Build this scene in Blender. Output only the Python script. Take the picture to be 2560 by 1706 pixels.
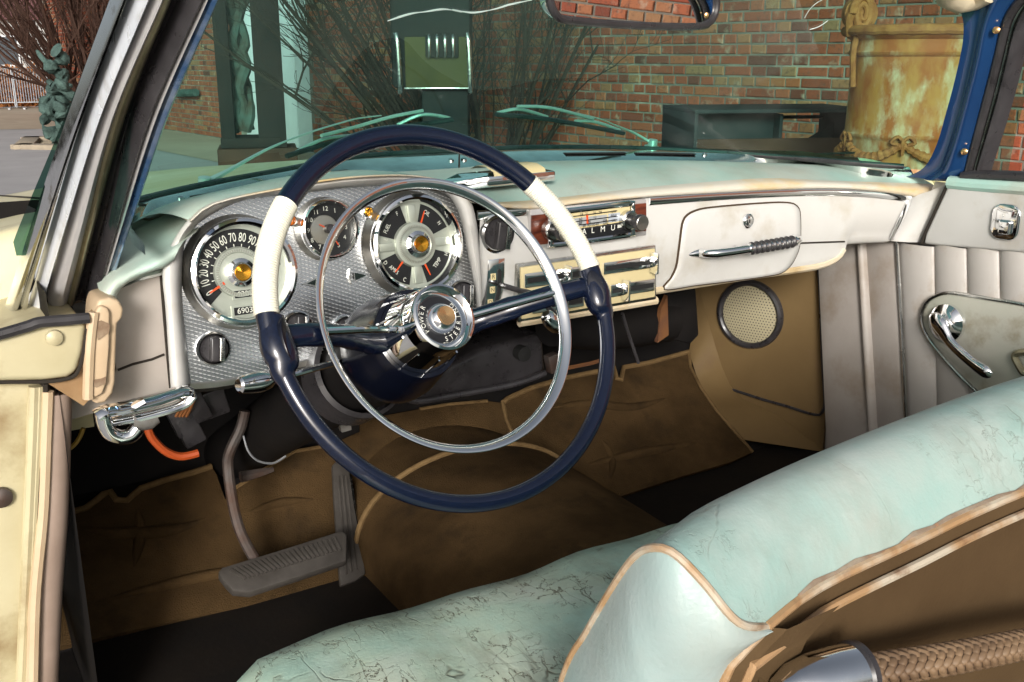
import bpy, bmesh, math, random
from mathutils import Vector, Matrix
from mathutils.bvhtree import BVHTree
R = math.radians
random.seed(7)
for _o in list(bpy.data.objects):
    bpy.data.objects.remove(_o)
scene = bpy.context.scene
COL = scene.collection

# ------------------------------------------------------------------ camera
# X = across the car (driver's side negative), Y = towards the bonnet, Z = up, metres
CAM = Vector((-0.93, 0.0, 1.25)); PITCH = R(16.0); YAW = R(32.0); LENS = 35.0
cam_d = bpy.data.cameras.new('camera'); cam = bpy.data.objects.new('camera', cam_d); COL.objects.link(cam)
cam.location = CAM; cam.rotation_euler = (math.pi/2 - PITCH, 0, -YAW)
cam_d.lens = LENS; cam_d.sensor_width = 36.0; cam_d.clip_start = 0.02; cam_d.clip_end = 600
scene.camera = cam

# ------------------------------------------------------------------ sky, sun, exposure
SUN_EL, SUN_AZ = R(19.0), R(213.0)          # azimuth of the sun, clockwise from +Y: behind the car, a little to its left
world = bpy.data.worlds.new('World'); scene.world = world; world.use_nodes = True
wn = world.node_tree.nodes; wl = world.node_tree.links; wn.clear()
sky = wn.new('ShaderNodeTexSky'); sky.sky_type = 'NISHITA'; sky.sun_disc = False
sky.sun_elevation = SUN_EL; sky.sun_rotation = SUN_AZ; sky.air_density = 1.0; sky.dust_density = 5.0; sky.ozone_density = 1.0
bg = wn.new('ShaderNodeBackground'); bg.inputs['Strength'].default_value = 0.068
wo = wn.new('ShaderNodeOutputWorld'); hs_ = wn.new('ShaderNodeHueSaturation'); hs_.inputs['Saturation'].default_value = 0.45     # thin high cloud: a paler sky
wl.new(sky.outputs[0], hs_.inputs['Color']); wl.new(hs_.outputs[0], bg.inputs[0]); wl.new(bg.outputs[0], wo.inputs[0])
sun_d = bpy.data.lights.new('sun', 'SUN'); sun = bpy.data.objects.new('sun', sun_d); COL.objects.link(sun)
sun_d.energy = 1.5; sun_d.angle = R(14.0); sun_d.color = (1.0, 0.975, 0.93)
_to_sun = Vector((math.sin(SUN_AZ)*math.cos(SUN_EL), math.cos(SUN_AZ)*math.cos(SUN_EL), math.sin(SUN_EL)))
sun.rotation_euler = _to_sun.to_track_quat('Z', 'Y').to_euler()
scene.view_settings.view_transform = 'Standard'; scene.view_settings.look = 'None'
scene.view_settings.exposure = 1.05; scene.view_settings.gamma = 1.0; scene.view_settings.use_curve_mapping = False
scene.render.engine = 'CYCLES'
scene.cycles.max_bounces = 10; scene.cycles.transparent_max_bounces = 12; scene.cycles.caustics_reflective = False
scene.cycles.caustics_refractive = False; scene.cycles.use_denoising = True; scene.cycles.sample_clamp_indirect = 6.0

# ------------------------------------------------------------------ survey: sight lines measured on the photograph, met with real planes
_fw = Vector((math.sin(YAW)*math.cos(PITCH), math.cos(YAW)*math.cos(PITCH), -math.sin(PITCH)))
_rt = Vector((math.cos(YAW), -math.sin(YAW), 0)); _up = _rt.cross(_fw)
FPX = 2489.0
def ray(x, y): return _fw + _rt*((x-1280.0)/FPX) - _up*((y-853.0)/FPX)
def at(q, X=None, Y=None, Z=None):
    r = ray(*q)
    for i, v in enumerate((X, Y, Z)):
        if v is not None: return CAM + r*((v-CAM[i])/r[i])
def on(q, o, n, off=0.0):
    r = ray(*q); n = Vector(n).normalized(); o = Vector(o) + n*off
    return CAM + r*((o-CAM).dot(n)/r.dot(n))
def sheet(x0, y0, s): return lambda x, y: (x0+x*s, y0+y*s)
G = sheet(0, 0, 1.088); C1 = sheet(0, 0, .3634); C2 = sheet(380, 0, .3485); C3 = sheet(1100, 0, .3485); C4 = sheet(1800, 0, .323)
D1 = sheet(0, 560, .3444); D2 = sheet(420, 460, .319); D3 = sheet(720, 440, .3316); D4 = sheet(1150, 460, .2551)
E1 = sheet(1600, 360, .3189); E2 = sheet(1900, 420, .4465); E3 = sheet(100, 950, .482); E4 = sheet(900, 850, .425)
E5 = sheet(1360, 1206, .51); E6 = sheet(660, 1306, .357); G3 = sheet(620, 780, .3317)

# ------------------------------------------------------------------ mesh helpers
class Fr:
    "a local frame: origin, right, up, outward normal"
    def __init__(s, o, ex, ey):
        s.o = Vector(o); s.x = Vector(ex).normalized(); s.z = s.x.cross(Vector(ey)).normalized(); s.y = s.z.cross(s.x)
    def p(s, x, y, z=0.0): return s.o + s.x*x + s.y*y + s.z*z
    def at(s, q, off=0.0): return on(q, s.o, s.z, off)
    def loc(s, P): d = Vector(P)-s.o; return (d.dot(s.x), d.dot(s.y), d.dot(s.z))
    def moved(s, x, y, z=0.0): return Fr(s.p(x, y, z), s.x, s.y)
    def fromz(o, n, hint=(1, 0, 0)):
        n = Vector(n).normalized(); h = Vector(hint); ex = (h - n*h.dot(n)).normalized()
        return Fr(o, ex, n.cross(ex))

def cr(pts, n, closed=False):
    "Catmull-Rom resampling, even in arc length"
    P = [Vector(p) for p in pts]; m = len(P); out = []
    segs = m if closed else m-1
    for i in range(segs):
        if closed: a, b, c, d = P[(i-1) % m], P[i], P[(i+1) % m], P[(i+2) % m]
        else: a, b, c, d = P[max(i-1, 0)], P[i], P[i+1], P[min(i+2, m-1)]
        for k in range(12):
            t = k/12.0
            out.append(.5*((2*b)+(c-a)*t+(2*a-5*b+4*c-d)*t*t+(3*b-a-3*c+d)*t**3))
    if not closed: out.append(P[-1].copy())
    return even(out, n, closed)
def even(pts, n, closed=False):
    P = [Vector(p) for p in pts]
    if closed: P = P + [P[0]]
    L = [0.0]
    for a, b in zip(P, P[1:]): L.append(L[-1]+(b-a).length)
    out = []; j = 0; k = n if closed else n-1
    for i in range(n):
        s = L[-1]*i/k
        while j < len(P)-2 and L[j+1] < s: j += 1
        f = (s-L[j])/max(L[j+1]-L[j], 1e-9); out.append(P[j].lerp(P[j+1], min(max(f, 0), 1)))
    return out

class MB:
    "collects faces for one mesh"
    def __init__(s): s.v = []; s.f = []
    def add(s, vs, fs):
        k = len(s.v); s.v += [tuple(v) for v in vs]; s.f += [tuple(i+k for i in f) for f in fs]; return s
    def loft(s, rows, closed=False, cap=False):
        n = len(rows[0]); vs = [v for r in rows for v in r]; fs = []
        for i in range(len(rows)-1):
            for j in range(n if closed else n-1):
                a = i*n+j; b = i*n+(j+1) % n; fs.append((a, b, b+n, a+n))
        if cap:
            fs.append(tuple(range(n))[::-1]); fs.append(tuple((len(rows)-1)*n+j for j in range(n)))
        return s.add(vs, fs)
    def tube(s, path, r, n=10, closed=False, caps=True, sec=None, up=None):
        P = [Vector(p) for p in path]; m = len(P); rows = []
        rr = r if isinstance(r, (list, tuple)) else [r]*m
        nrm = None
        for i in range(m):
            if closed: t = P[(i+1) % m]-P[(i-1) % m]
            else: t = P[min(i+1, m-1)]-P[max(i-1, 0)]
            t.normalize()
            if up is not None: nrm = Vector(up(i)) if callable(up) else Vector(up)
            elif nrm is None: nrm = Vector((0, 0, 1)) if abs(t.z) < .9 else Vector((1, 0, 0))
            nrm = (nrm - t*nrm.dot(t)).normalized(); bi = t.cross(nrm)
            if sec: rows.append([P[i]+nrm*(y*rr[i])+bi*(x*rr[i]) for x, y in sec])
            else: rows.append([P[i]+nrm*(rr[i]*math.cos(2*math.pi*k/n))+bi*(rr[i]*math.sin(2*math.pi*k/n)) for k in range(n)])
        if closed: rows.append(rows[0])
        return s.loft(rows, True, caps and not closed)
    def lathe(s, fr, prof, n=40, cap0=False, cap1=False, a0=0.0, a1=2*math.pi):
        full = abs(a1-a0-2*math.pi) < 1e-6; k = n if full else n+1
        rows = [[fr.p(r*math.cos(a0+(a1-a0)*j/n), r*math.sin(a0+(a1-a0)*j/n), h) for j in range(k)] for r, h in prof]
        s.loft(rows, full)
        base = len(s.v)-len(rows)*k
        if cap0: s.f.append(tuple(base+j for j in range(k))[::-1])
        if cap1: s.f.append(tuple(base+(len(rows)-1)*k+j for j in range(k)))
        return s
    def box(s, fr, sx, sy, sz, off=(0, 0, 0)):
        vs = [fr.p(off[0]+x*sx/2, off[1]+y*sy/2, off[2]+z*sz/2) for z in (-1, 1) for y in (-1, 1) for x in (-1, 1)]
        return s.add(vs, [(0, 2, 3, 1), (4, 5, 7, 6), (0, 1, 5, 4), (2, 6, 7, 3), (0, 4, 6, 2), (1, 3, 7, 5)])
    def plate(s, outline, n, depth):
        "a flat-ish outline with thickness: front face at the outline, back pushed along -n"
        n = Vector(n).normalized(); A = [Vector(p) for p in outline]; B = [p-n*depth for p in A]; k = len(A)
        fs = [tuple(range(k)), tuple(range(2*k-1, k-1, -1))]+[(i, k+i, k+(i+1) % k, (i+1) % k) for i in range(k)]
        return s.add(A+B, fs)

ROOTS = {}
def mk(name, mb, mat, parent=None, smooth=35, bevel=0.0, seg=2, label=None, kind=None, weld=False, tri=False):
    me = bpy.data.meshes.new(name); me.from_pydata(mb.v, [], mb.f); me.validate()
    bm = bmesh.new(); bm.from_mesh(me)
    if weld: bmesh.ops.remove_doubles(bm, verts=bm.verts, dist=1e-5)
    bmesh.ops.recalc_face_normals(bm, faces=bm.faces)
    if bevel:
        es = [e for e in bm.edges if len(e.link_faces) == 2 and e.calc_face_angle(0) > R(32)]
        bmesh.ops.bevel(bm, geom=es, offset=bevel, segments=seg, profile=.5, affect='EDGES', clamp_overlap=True)
    if tri: bmesh.ops.triangulate(bm, faces=[f for f in bm.faces if len(f.verts) > 4])
    c = Vector((0, 0, 0))
    if bm.verts:
        lo = Vector((min(v.co.x for v in bm.verts), min(v.co.y for v in bm.verts), min(v.co.z for v in bm.verts)))
        hi = Vector((max(v.co.x for v in bm.verts), max(v.co.y for v in bm.verts), max(v.co.z for v in bm.verts)))
        c = (lo+hi)/2
        if parent is None: c.z = lo.z
    for v in bm.verts: v.co -= c
    bm.to_mesh(me); bm.free()
    if smooth:
        me.polygons.foreach_set('use_smooth', [True]*len(me.polygons)); me.set_sharp_from_angle(angle=R(smooth))
    me.materials.append(mat)
    o = bpy.data.objects.new(name, me); COL.objects.link(o); place(o, c, parent)
    if label: o['label'] = label
    if kind: o['kind'] = kind
    return o
def place(o, c, parent):
    o['_w'] = tuple(c)
    if parent is not None:
        o.parent = parent; o.location = Vector(c)-Vector(parent['_w'])
    else: o.location = c
def root(name, loc, label, cat, group=None):
    o = bpy.data.objects.new(name, None); COL.objects.link(o); o.empty_display_size = .1; place(o, Vector(loc), None)
    return tag(o, label, cat, group)
def grp(name, loc, parent, label=None):
    o = bpy.data.objects.new(name, None); COL.objects.link(o); o.empty_display_size = .02; place(o, Vector(loc), parent)
    if label: o['label'] = label
    return o
def tag(o, label, cat, group=None, kind=None):
    if label: o['label'] = label
    if cat: o['category'] = cat
    if group: o['group'] = group
    if kind: o['kind'] = kind
    return o
def text(name, s, fr, size, mat, parent, align='CENTER', depth=0.0, rot=0.0, sx=1.0):
    cu = bpy.data.curves.new('t', 'FONT'); cu.body = s; cu.size = size; cu.align_x = align; cu.align_y = 'CENTER'; cu.extrude = depth
    cu.resolution_u = 3
    o = bpy.data.objects.new('t', cu); COL.objects.link(o)
    me = bpy.data.meshes.new_from_object(o.evaluated_get(bpy.context.evaluated_depsgraph_get()))
    bpy.data.objects.remove(o)
    c, sn = math.cos(rot), math.sin(rot)
    mb = MB(); mb.add([fr.p(v.co.x*sx*c-v.co.y*sn, v.co.x*sx*sn+v.co.y*c, v.co.z) for v in me.vertices], [tuple(p.vertices) for p in me.polygons])
    bpy.data.meshes.remove(me)
    if parent is None: return mb
    return mk(name, mb, mat, parent, smooth=0)

# ------------------------------------------------------------------ materials
def nodes(m): return m.node_tree.nodes, m.node_tree.links
def pm(name, col, rough=.5, metal=0.0, col2=None, vscale=8.0, vmid=.5, vsoft=.18, detail=6.0, stretch=(1, 1, 1), bump=0.0, bscale=60.0,
       rvar=0.0, coat=0.0, spec=None, emit=None, col3=None, c3scale=3.0, c3mid=.62, per=0.0, bdist=.002, rough2=None):
    m = bpy.data.materials.new(name); m.use_nodes = True; n, l = nodes(m); b = n['Principled BSDF']
    b.inputs['Roughness'].default_value = rough; b.inputs['Metallic'].default_value = metal
    b.inputs['Base Color'].default_value = (*col, 1)
    if coat: b.inputs['Coat Weight'].default_value = coat; b.inputs['Coat Roughness'].default_value = .06
    if spec is not None: b.inputs['Specular IOR Level'].default_value = spec
    if emit: b.inputs['Emission Color'].default_value = (*emit[:3], 1); b.inputs['Emission Strength'].default_value = emit[3]
    tc = n.new('ShaderNodeTexCoord'); mp = n.new('ShaderNodeMapping'); mp.inputs['Scale'].default_value = stretch
    l.new(tc.outputs['Object'], mp.inputs['Vector'])
    if per:
        oi = n.new('ShaderNodeObjectInfo'); ad = n.new('ShaderNodeVectorMath'); ad.operation = 'MULTIPLY_ADD'
        l.new(oi.outputs['Random'], ad.inputs[0]); ad.inputs[1].default_value = (37, 91, 53); l.new(mp.outputs[0], ad.inputs[2]); src = ad.outputs[0]
    else: src = mp.outputs[0]
    last = None
    def mixin(prev, fac, c):
        mx = n.new('ShaderNodeMix'); mx.data_type = 'RGBA'; l.new(fac, mx.inputs['Factor'])
        if prev is None: mx.inputs['A'].default_value = (*col, 1)
        else: l.new(prev, mx.inputs['A'])
        mx.inputs['B'].default_value = (*c, 1); return mx.outputs['Result']
    def mask(scale, mid, soft, seed):
        t = n.new('ShaderNodeTexNoise'); t.inputs['Scale'].default_value = scale; t.inputs['Detail'].default_value = detail; t.inputs['Roughness'].default_value = .62
        o = n.new('ShaderNodeVectorMath'); o.inputs[1].default_value = (seed, seed*1.7, -seed); l.new(src, o.inputs[0]); l.new(o.outputs[0], t.inputs['Vector'])
        r = n.new('ShaderNodeMapRange'); r.inputs['From Min'].default_value = mid-soft; r.inputs['From Max'].default_value = mid+soft
        l.new(t.outputs['Fac'], r.inputs['Value']); return r.outputs[0]
    if col2:
        f = mask(vscale, vmid, vsoft, 0.0); last = mixin(last, f, col2)
        if rough2 is not None:
            r = n.new('ShaderNodeMapRange'); r.inputs['To Min'].default_value = rough; r.inputs['To Max'].default_value = rough2
            l.new(f, r.inputs['Value']); l.new(r.outputs[0], b.inputs['Roughness'])
    if col3: last = mixin(last, mask(c3scale, c3mid, .1, 13.0), col3)
    if per:
        hs = n.new('ShaderNodeHueSaturation'); mr = n.new('ShaderNodeMapRange'); mr.inputs['To Min'].default_value = 1-per; mr.inputs['To Max'].default_value = 1+per
        l.new(oi.outputs['Random'], mr.inputs['Value']); l.new(mr.outputs[0], hs.inputs['Value'])
        if last is None: hs.inputs['Color'].default_value = (*col, 1)
        else: l.new(last, hs.inputs['Color'])
        last = hs.outputs[0]
    if last is not None: l.new(last, b.inputs['Base Color'])
    if rvar:
        t = n.new('ShaderNodeTexNoise'); t.inputs['Scale'].default_value = vscale*2.3; t.inputs['Detail'].default_value = 6; l.new(src, t.inputs['Vector'])
        r = n.new('ShaderNodeMapRange'); r.inputs['From Min'].default_value = .3; r.inputs['From Max'].default_value = .7
        r.inputs['To Min'].default_value = max(rough-rvar, .02); r.inputs['To Max'].default_value = rough+rvar
        l.new(t.outputs['Fac'], r.inputs['Value']); l.new(r.outputs[0], b.inputs['Roughness'])
    if bump:
        t = n.new('ShaderNodeTexNoise'); t.inputs['Scale'].default_value = bscale; t.inputs['Detail'].default_value = 5; l.new(src, t.inputs['Vector'])
        bp = n.new('ShaderNodeBump'); bp.inputs['Strength'].default_value = bump; bp.inputs['Distance'].default_value = bdist
        l.new(t.outputs['Fac'], bp.inputs['Height']); l.new(bp.outputs[0], b.inputs['Normal'])
    return m
M = {}
def tinted_glass(name, tint, refl=.09, rough=0.0, dust=0.0):
    m = bpy.data.materials.new(name); m.use_nodes = True; n, l = nodes(m); n.remove(n['Principled BSDF'])
    t = n.new('ShaderNodeBsdfTransparent'); t.inputs[0].default_value = (*tint, 1)
    g = n.new('ShaderNodeBsdfGlossy'); g.inputs['Roughness'].default_value = rough
    f = n.new('ShaderNodeFresnel'); f.inputs['IOR'].default_value = 1.45
    k = n.new('ShaderNodeMath'); k.operation = 'MULTIPLY'; k.inputs[1].default_value = refl*4.0; k.use_clamp = True; l.new(f.outputs[0], k.inputs[0])
    mx = n.new('ShaderNodeMixShader'); l.new(k.outputs[0], mx.inputs[0]); l.new(t.outputs[0], mx.inputs[1]); l.new(g.outputs[0], mx.inputs[2])
    out_ = mx.outputs[0]
    if dust:
        df = n.new('ShaderNodeBsdfDiffuse'); df.inputs[0].default_value = (.8, .8, .76, 1); src = n.new('ShaderNodeTexCoord').outputs['Object']
        m2 = n.new('ShaderNodeMixShader'); l.new(mul(n, l, noise(n, l, src, 5, 9, .40, .85, 1.0), dust), m2.inputs[0]); l.new(out_, m2.inputs[1]); l.new(df.outputs[0], m2.inputs[2]); out_ = m2.outputs[0]
    l.new(out_, n['Material Output'].inputs[0]); return m
def lattice(n, l, src, pitch, rot, ell, r0, r1, stagger=False):
    "a repeating spot: 1 inside the spot, 0 outside"
    mp = n.new('ShaderNodeMapping'); mp.inputs['Rotation'].default_value = rot; mp.inputs['Scale'].default_value = (1/pitch[0], 1/pitch[1], 0); l.new(src, mp.inputs['Vector'])
    v = mp.outputs[0]
    if stagger:
        sp = n.new('ShaderNodeSeparateXYZ'); l.new(v, sp.inputs[0]); fl = n.new('ShaderNodeMath'); fl.operation = 'FLOOR'; l.new(sp.outputs[1], fl.inputs[0])
        h = n.new('ShaderNodeMath'); h.operation = 'MULTIPLY_ADD'; h.inputs[1].default_value = .5; l.new(fl.outputs[0], h.inputs[0]); l.new(sp.outputs[0], h.inputs[2])
        cb = n.new('ShaderNodeCombineXYZ'); l.new(h.outputs[0], cb.inputs[0]); l.new(sp.outputs[1], cb.inputs[1]); v = cb.outputs[0]
    fr = n.new('ShaderNodeVectorMath'); fr.operation = 'FRACTION'; l.new(v, fr.inputs[0])
    sb = n.new('ShaderNodeVectorMath'); sb.operation = 'SUBTRACT'; sb.inputs[1].default_value = (.5, .5, 0); l.new(fr.outputs[0], sb.inputs[0])
    ml = n.new('ShaderNodeVectorMath'); ml.operation = 'MULTIPLY'; ml.inputs[1].default_value = (ell[0], ell[1], 0); l.new(sb.outputs[0], ml.inputs[0])
    ln = n.new('ShaderNodeVectorMath'); ln.operation = 'LENGTH'; l.new(ml.outputs[0], ln.inputs[0])
    mr = n.new('ShaderNodeMapRange'); mr.inputs['From Min'].default_value = r0; mr.inputs['From Max'].default_value = r1; mr.inputs['To Min'].default_value = 1; mr.inputs['To Max'].default_value = 0
    l.new(ln.outputs['Value'], mr.inputs['Value']); return mr.outputs[0]
def objcoord(n, l, per=False):
    return n.new('ShaderNodeTexCoord').outputs['Object']
def mixc(n, l, fac, a, b):
    mx = n.new('ShaderNodeMix'); mx.data_type = 'RGBA'; l.new(fac, mx.inputs['Factor'])
    for k, c in (('A', a), ('B', b)):
        if isinstance(c, tuple): mx.inputs[k].default_value = (*c, 1)
        else: l.new(c, mx.inputs[k])
    return mx.outputs['Result']
def noise(n, l, src, scale, detail=6, lo=.35, hi=.65, dist=0.0, rough=.6):
    t = n.new('ShaderNodeTexNoise'); t.inputs['Scale'].default_value = scale; t.inputs['Detail'].default_value = detail
    t.inputs['Distortion'].default_value = dist; t.inputs['Roughness'].default_value = rough; l.new(src, t.inputs['Vector'])
    r = n.new('ShaderNodeMapRange'); r.inputs['From Min'].default_value = lo; r.inputs['From Max'].default_value = hi; l.new(t.outputs['Fac'], r.inputs['Value']); return r.outputs[0]
def mul(n, l, a, b, op='MULTIPLY'):
    k = n.new('ShaderNodeMath'); k.operation = op; k.use_clamp = True
    for i, x in enumerate((a, b)):
        if isinstance(x, (int, float)): k.inputs[i].default_value = x
        else: l.new(x, k.inputs[i])
    return k.outputs[0]

def brick_material():
    m = bpy.data.materials.new('brick'); m.use_nodes = True; n, l = nodes(m); b = n['Principled BSDF']; b.inputs['Roughness'].default_value = .85
    oi = n.new('ShaderNodeObjectInfo'); ge = n.new('ShaderNodeNewGeometry')
    s = n.new('ShaderNodeMath'); s.operation = 'ADD'; l.new(oi.outputs['Random'], s.inputs[0]); l.new(ge.outputs['Random Per Island'], s.inputs[1])
    f = n.new('ShaderNodeMath'); f.operation = 'FRACT'; l.new(s.outputs[0], f.inputs[0])
    rp = n.new('ShaderNodeValToRGB'); l.new(f.outputs[0], rp.inputs[0]); e = rp.color_ramp.elements
    e[0].position = 0; e[0].color = (.10, .026, .014, 1); e[1].position = 1; e[1].color = (.27, .10, .04, 1)
    for p, c in ((.12, (.24, .052, .022)), (.35, (.31, .072, .028)), (.6, (.26, .058, .025)), (.8, (.34, .10, .04)), (.95, (.27, .15, .07))):
        x = e.new(p); x.color = (*c, 1)
    src = n.new('ShaderNodeNewGeometry').outputs['Position']
    c = mixc(n, l, noise(n, l, src, 30, 8, .52, .72), rp.outputs[0], (.12, .05, .03))
    c = mixc(n, l, mul(n, l, noise(n, l, src, 9, 6, .58, .72), .55), c, (.44, .38, .28))
    l.new(c, b.inputs['Base Color'])
    bp = n.new('ShaderNodeBump'); bp.inputs['Strength'].default_value = .6; bp.inputs['Distance'].default_value = .006
    t = n.new('ShaderNodeTexNoise'); t.inputs['Scale'].default_value = 55; t.inputs['Detail'].default_value = 6; l.new(src, t.inputs['Vector']); l.new(t.outputs['Fac'], bp.inputs['Height']); l.new(bp.outputs[0], b.inputs['Normal'])
    return m
def leather(name, base, worn, dirt, crack=1.0, cs=22.0, wornamt=.58, rough=.42, patch=3.0):
    m = bpy.data.materials.new(name); m.use_nodes = True; n, l = nodes(m); b = n['Principled BSDF']
    src = objcoord(n, l)
    c = mixc(n, l, noise(n, l, src, patch, 7, wornamt-.12, wornamt+.14), base, worn)
    c = mixc(n, l, mul(n, l, noise(n, l, src, 9, 8, .45, .8), .55), c, dirt)
    c = mixc(n, l, mul(n, l, noise(n, l, src, patch*1.9, 9, .52, .78, .6), .55*min(1, crack+.2)), c, (.60, .64, .61))
    ms = n.new('ShaderNodeMapping'); ms.inputs['Scale'].default_value = (2.2, .7, 1); ms.inputs['Location'].default_value = (5, 2, 1); l.new(src, ms.inputs[0])
    c = mixc(n, l, mul(n, l, noise(n, l, ms.outputs[0], 6, 10, .53, .80, .4), .75*min(1, crack+.1)), c, (dirt[0]*1.7, dirt[1]*1.5, dirt[2]*1.3))
    wp = n.new('ShaderNodeTexNoise'); wp.inputs['Scale'].default_value = 7; wp.inputs['Detail'].default_value = 4; l.new(src, wp.inputs['Vector'])
    ad = n.new('ShaderNodeVectorMath'); ad.operation = 'MULTIPLY_ADD'; ad.inputs[1].default_value = (.12, .12, .12); l.new(wp.outputs['Color'], ad.inputs[0]); l.new(src, ad.inputs[2])
    def veins(scale, w, seed, stretch):
        mp = n.new('ShaderNodeMapping'); mp.inputs['Location'].default_value = (seed, seed, seed); mp.inputs['Scale'].default_value = stretch; l.new(ad.outputs[0], mp.inputs[0])
        vo = n.new('ShaderNodeTexVoronoi'); vo.feature = 'DISTANCE_TO_EDGE'; vo.inputs['Scale'].default_value = scale; l.new(mp.outputs[0], vo.inputs['Vector'])
        r = n.new('ShaderNodeMapRange'); r.inputs['From Min'].default_value = 0; r.inputs['From Max'].default_value = w; r.inputs['To Min'].default_value = 1; r.inputs['To Max'].default_value = 0
        l.new(vo.outputs['Distance'], r.inputs['Value']); return r.outputs[0]
    k1 = mul(n, l, veins(cs*.4, .012, 3, (1.5, .4, 1)), noise(n, l, src, 9, 5, .50, .62))
    def hair(scale, w, seed, stretch):
        mp = n.new('ShaderNodeMapping'); mp.inputs['Location'].default_value = (seed, seed, seed); mp.inputs['Scale'].default_value = stretch; l.new(src, mp.inputs[0])
        t_ = n.new('ShaderNodeTexNoise'); t_.inputs['Scale'].default_value = scale; t_.inputs['Detail'].default_value = 5; t_.inputs['Roughness'].default_value = .55; l.new(mp.outputs[0], t_.inputs['Vector'])
        a_ = n.new('ShaderNodeMath'); a_.operation = 'SUBTRACT'; a_.inputs[1].default_value = .5; l.new(t_.outputs['Fac'], a_.inputs[0])
        b_ = n.new('ShaderNodeMath'); b_.operation = 'ABSOLUTE'; l.new(a_.outputs[0], b_.inputs[0])
        r_ = n.new('ShaderNodeMapRange'); r_.inputs['From Max'].default_value = w; r_.inputs['To Min'].default_value = 1; r_.inputs['To Max'].default_value = 0; l.new(b_.outputs[0], r_.inputs['Value']); return r_.outputs[0]
    k2 = mul(n, l, mul(n, l, hair(cs*1.0, .010, 9, (1.7, .45, 1)), hair(cs*1.3, .008, 4, (.7, 1.2, 1)), 'MAXIMUM'), noise(n, l, src, 8, 5, .545-.09*crack, .66-.09*crack))
    k3 = mul(n, l, mul(n, l, hair(cs*.34, .016, 21, (1.6, .30, 1)), noise(n, l, src, 6, 5, .48, .66)), .45)
    k = mul(n, l, mul(n, l, mul(n, l, k1, k2, 'MAXIMUM'), k3, 'MAXIMUM'), crack)
    c = mixc(n, l, mul(n, l, k, .95), c, dirt)
    l.new(c, b.inputs['Base Color']); b.inputs['Roughness'].default_value = rough
    t = n.new('ShaderNodeTexNoise'); t.inputs['Scale'].default_value = 260; t.inputs['Detail'].default_value = 3; l.new(src, t.inputs['Vector'])
    h = n.new('ShaderNodeMath'); h.operation = 'MULTIPLY_ADD'; h.inputs[1].default_value = -1.4; l.new(k, h.inputs[0]); l.new(mul(n, l, t.outputs['Fac'], .35), h.inputs[2])
    w = n.new('ShaderNodeTexNoise'); w.inputs['Scale'].default_value = 11; w.inputs['Detail'].default_value = 3; l.new(src, w.inputs['Vector'])
    h2 = n.new('ShaderNodeMath'); h2.operation = 'MULTIPLY_ADD'; h2.inputs[1].default_value = 1.6*crack; l.new(w.outputs['Fac'], h2.inputs[0]); l.new(h.outputs[0], h2.inputs[2])
    bp = n.new('ShaderNodeBump'); bp.inputs['Strength'].default_value = .42; bp.inputs['Distance'].default_value = .0024; l.new(h2.outputs[0], bp.inputs['Height']); l.new(bp.outputs[0], b.inputs['Normal'])
    return m
def engine_turned():
    m = bpy.data.materials.new('engine_turned_aluminium'); m.use_nodes = True; n, l = nodes(m); b = n['Principled BSDF']; src = objcoord(n, l)
    mpp = n.new('ShaderNodeMapping'); mpp.inputs['Rotation'].default_value = (R(90), 0, 0); l.new(src, mpp.inputs[0]); pl = mpp.outputs[0]
    d = lattice(n, l, pl, (.0058, .0046), (0, 0, R(-28)), (1.0, 3.2), .18, .5, True)
    ring = lattice(n, l, pl, (.0058, .0046), (0, 0, R(-30)), (1, 1), .3, .62, True)
    w = noise(n, l, src, 14, 4, .35, .65)
    c = mixc(n, l, mul(n, l, d, .85), (.66, .68, .70), (1, 1, .98)); c = mixc(n, l, mul(n, l, w, .25), c, (.45, .49, .52))
    l.new(c, b.inputs['Base Color']); b.inputs['Metallic'].default_value = 1.0
    r = n.new('ShaderNodeMapRange'); r.inputs['To Min'].default_value = .27; r.inputs['To Max'].default_value = .50; l.new(d, r.inputs['Value']); l.new(r.outputs[0], b.inputs['Roughness'])
    bp = n.new('ShaderNodeBump'); bp.inputs['Strength'].default_value = .14; bp.inputs['Distance'].default_value = .0004; l.new(ring, bp.inputs['Height']); l.new(bp.outputs[0], b.inputs['Normal'])
    return m
def perforated():
    m = bpy.data.materials.new('perforated_board'); m.use_nodes = True; n, l = nodes(m); b = n['Principled BSDF']; src = objcoord(n, l)
    mp = n.new('ShaderNodeMapping'); mp.inputs['Rotation'].default_value = (R(90), 0, R(90)); l.new(src, mp.inputs[0])
    d = lattice(n, l, src_yz(n, l, src), (.0062, .0062), (0, 0, 0), (1, 1), .17, .26, True)
    l.new(mixc(n, l, d, (.42, .37, .24), (.03, .025, .02)), b.inputs['Base Color']); b.inputs['Roughness'].default_value = .7
    return m
def src_yz(n, l, src):
    sp = n.new('ShaderNodeSeparateXYZ'); cb = n.new('ShaderNodeCombineXYZ'); l.new(src, sp.inputs[0]); l.new(sp.outputs[1], cb.inputs[0]); l.new(sp.outputs[2], cb.inputs[1]); return cb.outputs[0]
def wood():
    m = bpy.data.materials.new('wood_veneer'); m.use_nodes = True; n, l = nodes(m); b = n['Principled BSDF']; src = objcoord(n, l)
    mp = n.new('ShaderNodeMapping'); mp.inputs['Scale'].default_value = (12, 12, 160); l.new(src, mp.inputs[0])
    g = noise(n, l, mp.outputs[0], 1.6, 6, .35, .65, 1.2)
    l.new(mixc(n, l, g, (.20, .05, .025), (.055, .012, .008)), b.inputs['Base Color']); b.inputs['Roughness'].default_value = .3
    return m

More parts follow.
